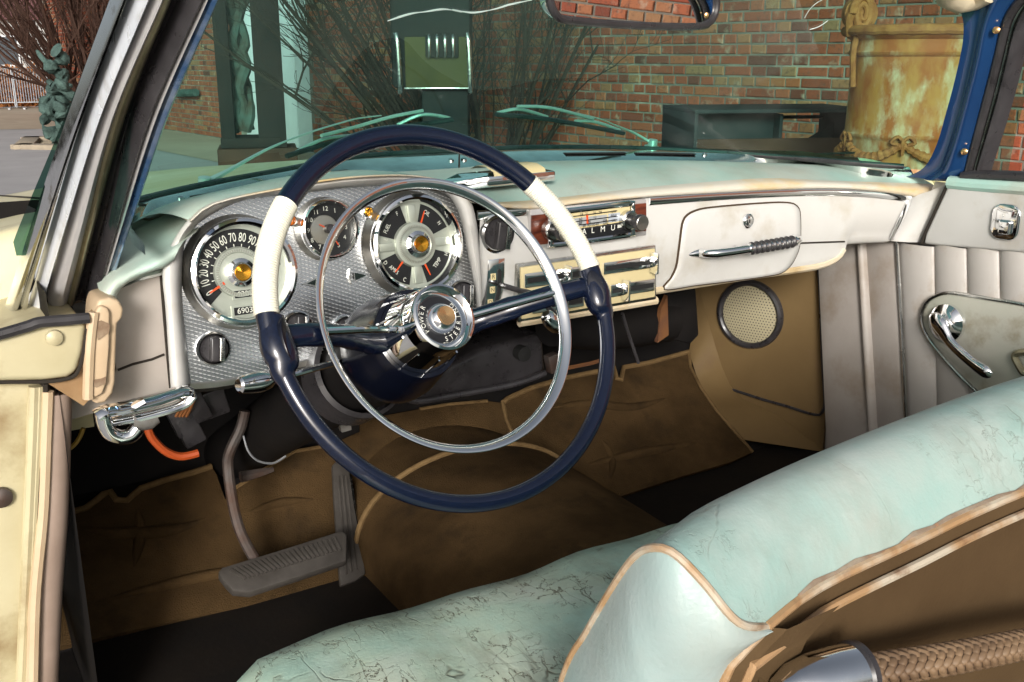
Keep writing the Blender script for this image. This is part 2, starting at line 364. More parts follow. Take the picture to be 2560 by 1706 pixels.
M['asphalt'] = pm('asphalt', (.33, .322, .325), spec=.12, rough=.8, col2=(.40, .39, .39), vscale=1.2, bump=.4, bscale=90, col3=(.25, .25, .25), c3scale=.35)
M['sand_path'] = pm('sandy_paving', (.42, .34, .25), .95, col2=(.33, .26, .19), vscale=.9, bump=.3, bscale=40)
M['stone_edge'] = pm('stone_edging', (.36, .30, .22), .9, col2=(.26, .22, .17), vscale=5, bump=.3)
M['puddle'] = pm('muddy_water', (.06, .05, .03), .06)
M['mortar'] = pm('mortar', (.20, .18, .145), .95, col2=(.13, .118, .098), vscale=12, bump=.5, bscale=120, col3=(.42, .38, .3), c3scale=2)
M['brick'] = brick_material()
M['bark'] = pm('bark', (.05, .036, .027), spec=.12, rough=.8, col2=(.028, .02, .015), vscale=20)
M['bark_red'] = pm('bark_reddish', (.075, .042, .03), spec=.12, rough=.8, col2=(.06, .035, .028), vscale=14)
M['rust_pale'] = pm('rusted_cream_iron', (.56, .43, .26), .75, col2=(.33, .080, .010), vscale=6.5, vmid=.465, vsoft=.06, detail=12, stretch=(1, 1, .55), bump=.5, bscale=30, col3=(.42, .17, .035), c3scale=9, c3mid=.52, bdist=.006)
M['rust_orange'] = pm('rusted_iron_moulding', (.42, .17, .045), .8, col2=(.24, .065, .015), vscale=18, bump=.6, bscale=60, bdist=.005)
M['steel_dark'] = pm('weathered_steel', (.022, .020, .019), spec=.12, rough=.8, col2=(.035, .024, .02), vscale=3, bump=.2, bscale=40)
M['steel_rust'] = pm('corten_steel', (.085, .042, .028), spec=.12, rough=.8, col2=(.055, .03, .022), vscale=4, bump=.25, bscale=50)
M['steel_box'] = pm('grey_steel_plate', (.04, .044, .045), spec=.12, rough=.8, col2=(.025, .03, .033), vscale=2.5, bump=.2, bscale=40)
M['bronze'] = pm('patinated_bronze', (.085, .14, .125), spec=.12, rough=.8, col2=(.025, .04, .036), vscale=5, bump=.8, bscale=14, bdist=.03)
M['bronze_brown'] = pm('brown_bronze', (.07, .055, .04), spec=.12, rough=.8, col2=(.10, .16, .14), vscale=5, bump=.6, bscale=14, bdist=.02)
M['white_paint'] = pm('white_door_paint', (.72, .74, .76), .6, col2=(.62, .64, .66), vscale=2)
M['dark_paint'] = pm('dark_cabinet_paint', (.014, .016, .016), spec=.12, rough=.8, col2=(.025, .025, .023), vscale=4)
M['olive_paint'] = pm('olive_panel_paint', (.08, .07, .027), spec=.12, rough=.8, col2=(.06, .055, .024), vscale=6)
M['galv'] = pm('galvanised_steel', (.5, .52, .55), .45, .8)
M['leaves'] = pm('orange_leaves', (.36, .13, .03), .8, per=.3)
M['leaves_stuff'] = pm('orange_beech_leaves', (.42, .16, .04), .85, col2=(.22, .075, .02), vscale=5)
M['concrete'] = pm('grey_render', (.42, .41, .39), .9, col2=(.33, .32, .31), vscale=.8)
M['roof_red'] = pm('dull_red_roof', (.20, .08, .08), .8, col2=(.14, .06, .06), vscale=2)
M['window_dark'] = pm('dark_window', (.05, .06, .07), .15)

# ================================================================== SETTING OUTSIDE
def sheet_obj(name, pts, z, mat, kind='structure', depth=.0):
    mb = MB(); mb.add([(p[0], p[1], z) for p in pts], [tuple(range(len(pts)))]); o = mk(name, mb, mat, smooth=0); o['kind'] = kind; return o
gr = MB(); N_ = 24
gr.add([(-150+300*i/N_, -150+300*j/N_, 0) for j in range(N_+1) for i in range(N_+1)], [(j*(N_+1)+i, j*(N_+1)+i+1, (j+1)*(N_+1)+i+1, (j+1)*(N_+1)+i) for j in range(N_) for i in range(N_)])
mk('ground', gr, M['asphalt'], smooth=0)['kind'] = 'structure'
gp = lambda x, y: at((x, y), Z=0.0)
sheet_obj('path', [gp(-400, 326), gp(-100, 326), gp(180, 322), gp(330, 320), gp(330, 262), gp(100, 260), gp(-400, 262)], .004, M['sand_path'])
# a strip of pale paving along the wall foot
WD = Vector((-math.sin(R(6)), math.cos(R(6)), 0)); WN = Vector((-math.cos(R(6)), -math.sin(R(6)), 0)); W0 = Vector((5.25, 0, 0))
def wall_pt(s, z, off=0.0): return W0+WD*s+WN*off+Vector((0, 0, z))
sheet_obj('paving_strip', [wall_pt(2, 0), wall_pt(26, 0), wall_pt(26, 0, 1.6), wall_pt(2, 0, 1.3)], .006, M['sand_path'])
# drain pit with stone edging and a puddle
pit = root('drain_pit', gp(110, 362), 'square stone-edged pit with a brown puddle in the asphalt', 'pit')
pq = [gp(60, 372), gp(170, 374), gp(168, 352), gp(80, 353)]
mk('puddle', MB().add([(p.x, p.y, .012) for p in pq], [(0, 1, 2, 3)]), M['puddle'], pit, smooth=0)
for a, b in ((0, 1), (1, 2), (2, 3), (3, 0)):
    d = (pq[b]-pq[a]); mb = MB(); f = Fr((pq[a]+pq[b])/2+Vector((0, 0, .03)), d, (-d.y, d.x, 0)); mb.box(f, d.length+.25, .25, .07); mk('edge_stone', mb, M['stone_edge'], pit, bevel=.012)

# ---- brick wall, header courses of 12 cm bricks
WALL_S0, WALL_S1, WALL_H = -7.0, 25.5, 3.3
DOOR_S0, DOOR_S1, DOOR_H = None, None, 2.9
def wall_s(px):          # where a sight line meets the wall
    P = on((px, 140), W0, WN); return (P-W0).dot(WD)
DOOR_S1, DOOR_S0 = wall_s(590), wall_s(771)
wall = MB()
for s0, s1, z0, z1 in ((WALL_S0, DOOR_S0, 0, WALL_H), (DOOR_S1, WALL_S1, 0, WALL_H), (DOOR_S0, DOOR_S1, DOOR_H, WALL_H)):
    f = Fr(wall_pt((s0+s1)/2, (z0+z1)/2, -.17), WD, (0, 0, 1)); wall.box(f, s1-s0, z1-z0, .34)
brick_wall = mk('brick_wall', wall, M['mortar'], smooth=0)
tag(brick_wall, 'long weathered red brick wall behind the car, header courses with pale mortar', 'wall')
cand = []
rnd = random.Random(3); CH, BW = .0775, .118
row = 0; z = .02
while z < WALL_H-.06:
    s = WALL_S0+(row % 2)*.065-.03
    while s < WALL_S1-.14:
        w = BW if rnd.random() > .16 else .246
        w += rnd.uniform(-.006, .008); c = s+w/2
        if not (c+w/2 > DOOR_S0+.01 and c-w/2 < DOOR_S1-.01 and z < DOOR_H) and c+w/2 < WALL_S1: cand.append((c, z+CH/2-.005, w, CH-.013+rnd.uniform(-.004, .003)))
        s += w+.013+rnd.uniform(-.001, .004)
    z += CH; row += 1
def inview(c, z):
    d = wall_pt(c, z)-CAM; zc = d.dot(_fw)
    if zc < .1: return None
    x = 1280+FPX*d.dot(_rt)/zc; y = 853-FPX*d.dot(_up)/zc
    if y < -15: return None
    if 1450 < x < 2110 and y < 372 or 2440 < x < 2575 and y < 440: return zc
    return None
vis = []
for b_ in cand:
    t_ = inview(b_[0], b_[1])
    vis.append((t_ if t_ else 1e9, b_))
vis.sort(key=lambda t: t[0])
def brick_geo(mb, c, z, w, h):
    off = rnd.uniform(.004, .013); f = Fr(wall_pt(c, z, off-.03), -WD, Vector((0, 0, 1))+WD*rnd.uniform(-.02, .02)); j = lambda: rnd.uniform(-.004, .004); k = .006
    F = [f.p(-w/2+k+j(), -h/2+k+j(), .03), f.p(w/2-k+j(), -h/2+k+j(), .03), f.p(w/2-k+j(), h/2-k+j(), .03), f.p(-w/2+k+j(), h/2-k+j(), .03)]
    S = [f.p(-w/2, -h/2, .024), f.p(w/2, -h/2, .024), f.p(w/2, h/2, .024), f.p(-w/2, h/2, .024)]; B = [f.p(-w/2, -h/2, -.02), f.p(w/2, -h/2, -.02), f.p(w/2, h/2, -.02), f.p(-w/2, h/2, -.02)]
    mb.add(F+S+B, [(0, 3, 2, 1)]+[(i, (i+1) % 4, 4+(i+1) % 4, 4+i) for i in range(4)]+[(4+i, 4+(i+1) % 4, 8+(i+1) % 4, 8+i) for i in range(4)])
rest = MB()
for i, (t_, b_) in enumerate(vis):
    if i < 300: mb = MB(); brick_geo(mb, *b_); mk('brick', mb, M['brick'], brick_wall, smooth=0)
    else: brick_geo(rest, *b_)
mk('brick_courses', rest, M['brick'], brick_wall, smooth=0, kind='stuff')
# white sliding door set into the wall
dr = grp('door', wall_pt((DOOR_S0+DOOR_S1)/2, 0, -.1), brick_wall, 'tall white boarded door in the brick wall')
nb = 4
for i in range(nb):
    a = DOOR_S0+(DOOR_S1-DOOR_S0)*i/nb; b = DOOR_S0+(DOOR_S1-DOOR_S0)*(i+1)/nb
    for z0, z1 in ((.03, 2.05), (2.07, DOOR_H)):
        mb = MB(); mb.box(Fr(wall_pt((a+b)/2, (z0+z1)/2, -.1), WD, (0, 0, 1)), b-a-.02, z1-z0, .05); mk('door_panel', mb, M['white_paint'], dr, bevel=.006)
mb = MB(); mb.box(Fr(wall_pt((DOOR_S0+DOOR_S1)/2, DOOR_H/2, -.15), WD, (0, 0, 1)), DOOR_S1-DOOR_S0, DOOR_H, .04); mk('door_frame', mb, M['dark_paint'], dr)
# a small ledge pipe on the wall left of the sculpture
mb = MB(); P0 = on(C2(170, 672), W0, WN, .1); P1 = on(C2(315, 665), W0, WN, .1); mb.tube([P0, P1], .06, 10); o = mk('drain_pipe', mb, M['bronze'], brick_wall)

# ---- bare shrubs
def shrub(name, base, h, spread, nst, seed, mat, label, lean=(0, 0), twn=5, thick=.030, group='leafless shrubs along the wall'):
    rn = random.Random(seed); rt = root(name, base, label, 'shrub', group); st = MB(); tw = MB()
    def grow(p, d, L, r, lev):
        n = 6; pts = [p.copy()]; q = p.copy(); dd = d.copy()
        for i in range(n):
            dd = (dd+Vector((rn.uniform(-1, 1), rn.uniform(-1, 1), rn.uniform(-.6, .8)))*(.13 if lev == 0 else .24)).normalized(); q = q+dd*(L/n); pts.append(q.copy())
        rad = [max(r*(1-.75*i/n), .0022) for i in range(n+1)]
        (st if lev == 0 else tw).tube(pts, rad, 5 if lev == 0 else 4, caps=False)
        if lev < 3:
            for k in range(twn if lev < 2 else 3):
                i = rn.randint(1, n); sd = (dd+Vector((rn.uniform(-1, 1), rn.uniform(-1, 1), rn.uniform(-.3, .7)))*.85).normalized()
                grow(pts[i], sd, L*rn.uniform(.34, .58), rad[i]*.62, lev+1)
    for s in range(nst):
        a = rn.uniform(0, 2*math.pi); k = rn.uniform(.1, 1)*spread
        d = Vector((math.cos(a)*k+lean[0], math.sin(a)*k+lean[1], 1)).normalized()
        grow(Vector(base)+Vector((math.cos(a)*.18*rn.random(), math.sin(a)*.18*rn.random(), 0)), d, h*rn.uniform(.7, 1.1), thick*rn.uniform(.35, 1.25), 0)
    mk('stems', st, mat, rt); mk('twigs', tw, mat, rt, kind='stuff'); return rt
def ground_at(px, dist):
    r = ray(px, 140); r = Vector((r.x, r.y, 0)).normalized(); return Vector((CAM.x, CAM.y, 0))+r*dist
lf = Vector((-_rt.x, -_rt.y))
shrub('bare_shrub', ground_at(1110, 9.3), 3.0, .55, 20, 5, M['bark'], 'big leafless shrub leaning left over the white door', (lf.x*.55, lf.y*.55), 5)
shrub('bare_shrub', ground_at(1265, 9.0), 2.6, .42, 13, 11, M['bark'], 'smaller leafless shrub before bricks, right of the cabinet', (-lf.x*.12, -lf.y*.12), 5)
shrub('bare_shrub', ground_at(215, 20.0), 5.0, .85, 44, 23, M['bark_red'], 'wide reddish-brown leafless shrub beside the green bronze sculpture', (lf.x*.25, lf.y*.25), 6, thick=.045)

# ---- sculpture of two dark slabs on a plinth
sb = ground_at(628, 11.0); ex = Vector((_rt.x, _rt.y, 0)).normalized(); ey = Vector((0, 0, 1))
sc_ = root('slab_sculpture', sb, 'two tall dark steel slabs on a rusty plinth, bronze figure between', 'sculpture')
f = Fr(sb, (ex+Vector((.0, .25, 0))), ey)
mb = MB(); mb.box(f, .80, .33, .62, (0, .165, 0)); mk('plinth', mb, M['steel_rust'], sc_, bevel=.01)
for x, w, dep in ((-.28, .14, .5), (.16, .28, .5)):
    mb = MB(); mb.box(f, w, 2.9, dep, (x, .335+1.45, 0)); mk('slab', mb, M['steel_dark'], sc_, bevel=.008)
mb = MB(); mb.box(f, .6, .1, .52, (-.06, .385, .0)); mk('base_block', mb, M['steel_dark'], sc_, bevel=.01)
rn = random.Random(4); fig = MB()
for k in range(5):
    pts = [f.p(-.12+rn.uniform(-.07, .07)+.05*math.sin(i*1.1+k), .5+i*.22, rn.uniform(-.08, .12)) for i in range(10)]
    fig.tube(cr(pts, 28), [.035+.03*abs(math.sin(i*.5+k)) for i in range(28)], 8)
mk('figure', fig, M['bronze_brown'], sc_)

# ---- cabinet with chrome ribs on a dark post
cb_ = ground_at(1089, 7.4); cf = Fr(cb_, ex, ey)
cab = root('metal_cabinet', cb_, 'dark cabinet on a post with olive front panel and four chrome ribs', 'cabinet')
def zt(y, d): return 1.25-(y-140)/FPX*d
mb = MB(); mb.box(cf, .33, zt(216, 7.4), .3, (.07, zt(216, 7.4)/2, 0)); mk('post', mb, M['dark_paint'], cab, bevel=.02)
mb = MB(); mb.box(cf, .56, 1.5, .34, (-.02, zt(216, 7.4)+.75, 0)); mk('housing', mb, M['dark_paint'], cab, bevel=.04)
mb = MB(); mb.box(cf, .44, .34, .02, (.02, (zt(216, 7.4)+zt(95, 7.4))/2, .182)); mk('front_panel', mb, M['olive_paint'], cab, bevel=.006)
M['chrome'] = pm('chrome', (.86, .87, .88), .05, 1.0, rvar=.035, vscale=14)
M['mirror_chrome'] = pm('bright_chrome', (.93, .94, .94), .03, 1.0)
M['chrome_worn'] = pm('pitted_chrome', (.80, .81, .82), .14, 1.0, col2=(.42, .38, .32), vscale=35, vmid=.68, vsoft=.05, rvar=.1)
M['chrome_old'] = pm('dull_chrome', (.62, .62, .60), .22, 1.0, col2=(.32, .31, .28), vscale=20, vmid=.58, vsoft=.12, rvar=.1)
yl, yh = zt(216, 7.4), zt(95, 7.4)
for x in (-.235, .255):
    mb = MB(); mb.tube(cr([cf.p(x-.01, yl-.02, .16), cf.p(x, yl+.02, .2), cf.p(x-.012, yh-.03, .2), cf.p(x-.03, yh+.01, .16)], 16), .018, 10); mk('side_rail', mb, M['chrome_old'], cab)
mb = MB(); mb.box(cf, .23, .16, .03, (.06, yh-.07, .2)); mk('rib_recess', mb, M['dark_paint'], cab, bevel=.012)
for k in range(4):
    mb = MB(); x = -.025+k*.055; mb.tube(cr([cf.p(x-.01, yh-.15, .2), cf.p(x, yh-.12, .235), cf.p(x, yh-.02, .235), cf.p(x-.01, yh+.01, .2)], 10), .013, 8); mk('rib', mb, M['chrome_old'], cab)
mb = MB(); mb.box(cf, .46, .012, .03, (.02, yl+.005, .19)); mk('trim_strip', mb, M['chrome_old'], cab, bevel=.003)

# ---- low welded steel box with openings
DB = 6.1; bx_ = ground_at(1917, DB); bf = Fr(bx_, (ex+Vector((.12, .1, 0))), ey); ztop = zt(256, DB)
stb = root('steel_box', bx_, 'low dark grey welded steel box with cut openings before the wall', 'sculpture')
for nm, sx, sy, sz, off in (('top_plate', 1.02, .02, .62, (0, ztop-.01, 0)), ('side_plate', .02, ztop-.02, .62, (-.5, (ztop-.02)/2, 0)), ('side_plate', .02, ztop-.02, .62, (.5, (ztop-.02)/2, 0)),
        ('back_plate', .52, ztop-.02, .02, (-.24, (ztop-.02)/2, -.30)), ('front_plate', .98, zt(322, DB), .02, (0, zt(322, DB)/2, .25)), ('divider', .02, ztop-.04, .5, (.02, (ztop-.02)/2, -.02)), ('bar', .45, .02, .03, (.26, zt(287, DB), -.25))):
    mb = MB(); mb.box(bf, sx, sy, sz, off); mk(nm, mb, M['steel_rust'] if nm == 'front_plate' else M['steel_box'], stb, bevel=.003)
mb = MB(); mb.box(bf, .50, ztop-.04, .015, (-.24, (ztop-.02)/2, .14)); mk('inner_plate', mb, M['steel_box'], stb, bevel=.003)
mb = MB(); mb.plate([bf.p(.03, .55, -.1), bf.p(.49, .55, -.1), bf.p(.49, ztop-.1, -.1), bf.p(.33, ztop-.2, -.1), bf.p(.03, ztop-.33, -.1)], bf.z, .02); mk('gusset', mb, M['steel_box'], stb)
mb = MB(); mb.plate([bf.p(-.49, ztop-.03, -.05)]+[bf.p(-.49+.34*math.sin(a), ztop-.03-.3*(1-math.cos(a)), -.05) for a in (.2, .5, .8, 1.1, 1.4)]+[bf.p(-.15, ztop-.03, -.05)], bf.z, .015); mk('curved_plate', mb, M['steel_box'], stb)

# ---- rusty urn
DU = 5.1; ub = ground_at(2291, DU); uf = Fr(ub, ex, (ey.cross(ex)))           # z = up
uf = Fr.fromz(ub, (0, 0, 1), ex)
urn = root('garden_urn', ub, 'large rusty cream cast-iron urn with scroll handle and garlands by the wall', 'urn')
K = DU/FPX; uz = lambda y: 1.25-(C4(0, y)[1]-140)*K
rb = .283
prof = [(.05, .62), (.24, .62), (.27, .66), (.272, uz(1240)), (.278, uz(1000)), (.285, uz(980)), (.292, uz(970)), (.292, uz(955)), (.284, uz(945)), (.282, uz(700)), (.284, uz(440)), (.296, uz(430)), (.30, uz(410)), (.292, uz(395)), (.292, uz(330)), (.31, uz(315)), (.325, uz(290)), (.325, uz(255)), (.31, uz(235)), (.28, uz(235)), (.27, uz(300)), (.26, uz(700)), (.05, uz(900))]
mk('body', MB().lathe(uf, prof, 64), M['rust_pale'], urn, smooth=50)
mk('rim', MB().tube([uf.p(.318*math.cos(a), .318*math.sin(a), uz(270)+.0015*math.sin(a*23)) for a in [2*math.pi*i/72 for i in range(72)]], [.023+.0012*math.sin(i*2.1) for i in range(72)], 10, True), M['rust_orange'], urn)
mk('pedestal', MB().lathe(uf, [(.30, 0), (.30, .08), (.24, .12), (.20, .3), (.19, .5), (.24, .58), (.27, .62), (.05, .62)], 48, True), M['rust_pale'], urn)
cam_a = math.atan2((CAM-ub).dot(uf.y), (CAM-ub).dot(uf.x))
def ua(px_off, r=.29): return cam_a+math.asin(max(-1, min(1, px_off/r)))
hl = uf.p(.33*math.cos(math.pi), .33*math.sin(math.pi), 0)
for sgn in (-1, 1):        # scroll handles at both sides
    mb = MB(); cxx, czz = sgn*(.31-.03), uz(160); pts = []
    for i in range(60):
        a = i/59*4.2*math.pi; rr = .082*(1-i/59*.86); pts.append(uf.p(cxx+sgn*rr*math.cos(a)*.55-.0, -.05+.0*i, czz+rr*math.sin(a)))
    mb.tube(pts, [.022*(1-.55*i/59) for i in range(60)], 8); mb.tube(cr([uf.p(sgn*.32, -.02, uz(300)), uf.p(sgn*.335, -.04, uz(200)), uf.p(cxx+sgn*.05, -.05, czz)], 12), .02, 8)
    mb.lathe(Fr.fromz(uf.p(cxx, -.03, czz), -uf.y, ex), [(.0, .02), (.06, .01), (.075, 0), (.075, -.05)], 24); mk('handle', mb, M['rust_orange'], urn)
    mk('handle_strap', MB().tube(cr([uf.p(sgn*.30, -.06, uz(300)), uf.p(sgn*.31, -.06, uz(420)), uf.p(sgn*.292, -.04, uz(640))], 16), [.014]*16, 8), M['rust_orange'], urn)
for k in range(6):         # garlands hanging under the band
    a0 = cam_a-1.1+k*1.047; pts = [uf.p((.292+.012*math.sin(math.pi*t/14))*math.cos(a0+1.047*t/14), (.292+.012*math.sin(math.pi*t/14))*math.sin(a0+1.047*t/14), uz(1010)-.062*math.sin(math.pi*t/14)) for t in range(15)]
    mk('garland', MB().tube(cr(pts, 40), [.013+.010*math.sin(math.pi*i/39)+.003*math.sin(i*1.9) for i in range(40)], 8), M['rust_orange'], urn)
    P = uf.p(.30*math.cos(a0), .30*math.sin(a0), uz(990)); mb = MB()
    tg = Vector((-math.sin(a0), math.cos(a0), 0)); tg = uf.x*tg.x+uf.y*tg.y
    for s_ in (-1, 1): mb.tube(cr([P, P+tg*(.025*s_)+Vector((0, 0, .022)), P+tg*(.05*s_)+Vector((0, 0, -.004)), P+tg*(.02*s_)-Vector((0, 0, .012))], 14), [.008]*14, 6)
    mb.tube([P+Vector((0, 0, .012)), P-Vector((0, 0, .06))], [.012, .007], 6); mk('bow', mb, M['rust_orange'], urn)

# ---- green bronze sculpture at the far left
bb = ground_at(138, 16.6); rn = random.Random(12)
brz = root('bronze_sculpture', bb, 'dark green bronze sculpture of tangled forms at the far left', 'sculpture')
bfz = Fr(bb, ex, ey); mb = MB()
for k in range(7):
    x0 = rn.uniform(-.2, .2); pts = [bfz.p(x0*.9+.13*math.sin(i*.9+k*2), .04+i*.085, .16*math.cos(i*1.3+k)) for i in range(10)]
    mb.tube(cr(pts, 36), [.05+.035*math.sin(i*.7+k) for i in range(36)], 8)
mk('rocky_base', mb, M['bronze'], brz)
mb = MB(); pts = [bfz.p(.02+.07*math.sin(i*1.3), .8+i*.075, .06*math.cos(i*1.7)) for i in range(8)]; mb.tube(cr(pts, 30), [.085+.04*math.sin(i*.9) for i in range(30)], 9)
for k in range(5):
    a_ = k*2.4; q_ = bfz.p(.09*math.cos(a_), .78+k*.06, .09*math.sin(a_)); mb.tube(cr([q_, q_+Vector((.07*math.cos(a_*1.7), .06*math.sin(a_), .05)), q_+Vector((.10*math.cos(a_*1.7), .02, .01))], 8), [.05, .05, .045, .04, .035, .03, .02, .01], 7)
mb.tube(cr([bfz.p(-.02, 1.05, 0), bfz.p(-.16, 1.2, .05), bfz.p(-.26, 1.32, 0)], 10), [.05, .05, .05, .045, .04, .04, .04, .035, .03, .02], 8); mk('figure', mb, M['bronze'], brz)
# ---- barrier fence, leaf hedge, far buildings
FD = 27.5
for k in range(3):
    a = ground_at(-150+88*k, FD); b = ground_at(-66+88*k, FD); d = b-a; f = Fr((a+b)/2, d, (0, 0, 1)); fe = root('barrier_fence', (a+b)/2, ['grey steel barrier panel cut by the photo\'s left edge', 'grey steel barrier panel in the middle of the row by the hedge', 'grey steel barrier panel beside the bronze sculpture'][k], 'fence', 'steel barrier panels')
    L = d.length
    mk('frame', MB().tube([f.p(-L/2, .05), f.p(-L/2, .95), f.p(L/2, .95), f.p(L/2, .05)], .022, 8, True), M['galv'], fe)
    for i in range(1, 13): mk('bar', MB().tube([f.p(-L/2+L*i/13, .16), f.p(-L/2+L*i/13, .94)], .011, 6), M['galv'], fe)
    mk('lower_rail', MB().tube([f.p(-L/2, .16), f.p(L/2, .16)], .014, 6), M['galv'], fe)
    for s_ in (-1, 1): mk('foot', MB().box(f, .05, .04, .6, (s_*(L/2-.15), .02, 0)), M['galv'], fe)
hm = MB(); rn = random.Random(9)
for i in range(9000):
    c = ground_at(rn.uniform(-260, 130), rn.uniform(28.2, 29.6)); zz = rn.uniform(0, 1)**1.4*(.95 if rn.random() < .9 else 1.1); s_ = rn.uniform(.03, .06)
    d1 = Vector((rn.uniform(-1, 1), rn.uniform(-1, 1), rn.uniform(-1, 1))).normalized()*s_; d2 = Vector((rn.uniform(-1, 1), rn.uniform(-1, 1), rn.uniform(-1, 1))).normalized()*s_; c.z = zz
    hm.add([c-d1, c+d2, c+d1, c-d2], [(0, 1, 2, 3)])
tag(mk('leaf_hedge', hm, M['leaves_stuff'], smooth=0), 'low hedge of dry orange leaves behind the barriers', 'hedge', kind='stuff')
def house(name, px, dist, w, dp, h, mat, roofmat, label, roofh=1.6, rows=1, cols=6):
    p = ground_at(px, dist); f = Fr(p, ex, ey); h_ = root(name, p, label, 'building')
    mk('wall', MB().box(f, w, h, dp, (0, h/2, -dp/2)), mat, h_)
    rf = MB(); rf.add([f.p(-w/2-.3, h, .3), f.p(w/2+.3, h, .3), f.p(w/2+.3, h, -dp-.3), f.p(-w/2-.3, h, -dp-.3), f.p(-w/2-.3, h+roofh, -dp/2), f.p(w/2+.3, h+roofh, -dp/2)], [(0, 1, 5, 4), (2, 3, 4, 5), (1, 2, 5), (3, 0, 4), (0, 3, 2, 1)]); mk('roof', rf, roofmat, h_, smooth=0)
    for r_ in range(rows):
        for c_ in range(cols):
            x = -w/2+w*(c_+.5)/cols; wi = mk('window', MB().box(f, 1.0, 1.2, .06, (x, h*(r_+.55)/rows, .0)), M['white_paint'], h_, bevel=.01); mk('pane', MB().box(f, .86, 1.06, .03, (x, h*(r_+.55)/rows, .035)), M['window_dark'], wi)
    return h_
house('far_building', 20, 46, 26, 8, 2.6, M['concrete'], M['roof_red'], 'long low grey rendered building with dull red roof, far left', 1.4, 1, 9)
# ================================================================== THE CAR
M['cream_paint'] = pm('cream_car_paint', (.84, .78, .54), .45, coat=.12, col2=(.68, .60, .33), vscale=3, col3=(.52, .42, .22), c3scale=14, c3mid=.68)
M['jamb_paint'] = pm('worn_cream_jamb_paint', (.56, .505, .33), .4, col2=(.46, .40, .24), vscale=7, detail=9, col3=(.26, .185, .09), c3scale=9, c3mid=.61, bump=.08, bscale=60)
M['mint_pad'] = leather('mint_dash_leather', (.38, .60, .53), (.54, .60, .53), (.34, .32, .24), .25, 30, .52, .45, 3.4)
M['mint_seat'] = leather('cracked_mint_leather', (.36, .56, .48), (.53, .60, .46), (.09, .075, .045), 1.0, 22, .52, .38, 4.0)
M['mint_back'] = leather('worn_mint_leather', (.265, .455, .42), (.41, .475, .44), (.11, .088, .06), .55, 24, .50, .42, 5.0)
M['seat_side'] = leather('pale_worn_leather', (.30, .41, .40), (.40, .43, .42), (.22, .22, .18), .35, 20, .5, .42, 3.5)
M['white_vinyl'] = pm('offwhite_painted_leather', (.60, .595, .575), .40, col2=(.52, .505, .48), vscale=4, vsoft=.16, detail=9, col3=(.43, .39, .32), c3scale=8, c3mid=.63, bump=.05, bscale=200)
M['edge_tan'] = pm('worn_tan_edge', (.56, .42, .22), .5, col2=(.62, .55, .43), vscale=9, vmid=.5, col3=(.33, .20, .09), c3scale=14, c3mid=.66)
M['lip_tan'] = pm('faded_lip_leather', (.60, .56, .48), .45, col2=(.60, .44, .22), vscale=5, vmid=.56, vsoft=.08, stretch=(1, 1, 2))
M['taupe'] = pm('taupe_trim_leather', (.43, .39, .36), .45, col2=(.35, .31, .275), vscale=6, col3=(.25, .19, .13), c3scale=5, c3mid=.66, bump=.08, bscale=160)
M['door_leather'] = pm('pale_door_leather', (.55, .52, .49), .42, col2=(.47, .435, .40), vscale=5, col3=(.32, .24, .16), c3scale=8, c3mid=.68, bump=.06, bscale=160)
M['beige_pad'] = pm('beige_leather', (.60, .46, .31), .5, col2=(.52, .38, .24), vscale=14, bump=.1, bscale=150)
M['brown_board'] = pm('tan_kick_board', spec=.2, col=(.19, .125, .055), rough=.6, col2=(.145, .093, .040), vscale=3.5, col3=(.16, .10, .05), c3scale=16, c3mid=.68)
M['carpet'] = pm('brown_felt_carpet', spec=.06, col=(.100, .060, .026), rough=.95, col2=(.034, .0205, .009), vscale=5.5, detail=12, bump=1.0, bscale=420, col3=(.03, .02, .011), c3scale=11, c3mid=.64)
M['binding'] = pm('carpet_binding', spec=.08, col=(.20, .128, .058), rough=.8, col2=(.11, .068, .03), vscale=30, bump=.4, bscale=300)
M['rubber_mat'] = pm('black_rubber_mat', spec=.08, col=(.011, .010, .0095), rough=.75, col2=(.018, .014, .011), vscale=7, bump=.3, bscale=140)
M['black'] = pm('black_underside', spec=.08, col=(.009, .0085, .009), rough=.6, col2=(.015, .013, .012), vscale=9, bump=.2)
M['black_gloss'] = pm('black_rubber', (.022, .020, .022), .35, col2=(.045, .042, .045), vscale=20, rvar=.15)
M['navy'] = pm('navy_metallic_paint', (.0025, .0045, .015), .22, .1, col2=(.005, .010, .030), vscale=300, coat=.4)
M['blue_paint'] = pm('blue_pillar_paint', (.012, .055, .17), .22, .15, col2=(.01, .04, .13), vscale=5, coat=.7)
M['white_wrap'] = pm('ivory_wrap', (.83, .81, .69), .34, col2=(.78, .755, .62), vscale=40)
M['brushed'] = pm('brushed_metal', (.55, .55, .53), .36, 1.0, col2=(.40, .36, .30), vscale=18, vsoft=.2, rvar=.1)
M['grey_metal'] = pm('grey_worn_metal', (.42, .41, .39), .4, .6, col2=(.28, .26, .24), vscale=24, col3=(.12, .09, .06), c3scale=30, c3mid=.62)
M['satin_strip'] = pm('satin_trim', (.60, .58, .58), .34, .3, col2=(.44, .43, .43), vscale=12, stretch=(1, 1, .3))
M['olive_band'] = pm('dull_brass_trim', (.40, .37, .25), .3, .7, col2=(.25, .22, .14), vscale=16)
M['dial_silver'] = pm('dial_silver', (.60, .63, .57), .32, .55, col2=(.50, .53, .47), vscale=30)
M['dial_black'] = pm('dial_black', (.012, .012, .014), .35)
M['print_white'] = pm('dial_print', (.75, .76, .70), .5)
M['print_red'] = pm('needle_orange_red', (.75, .09, .02), .4)
M['amber'] = pm('amber_metal_jewel', (.62, .30, .03), .18, .9)
M['copper'] = pm('copper_jewel', (.80, .48, .22), .2, .9)
M['amber_lamp'] = pm('amber_lamp_lens', (.70, .16, .01), .2)
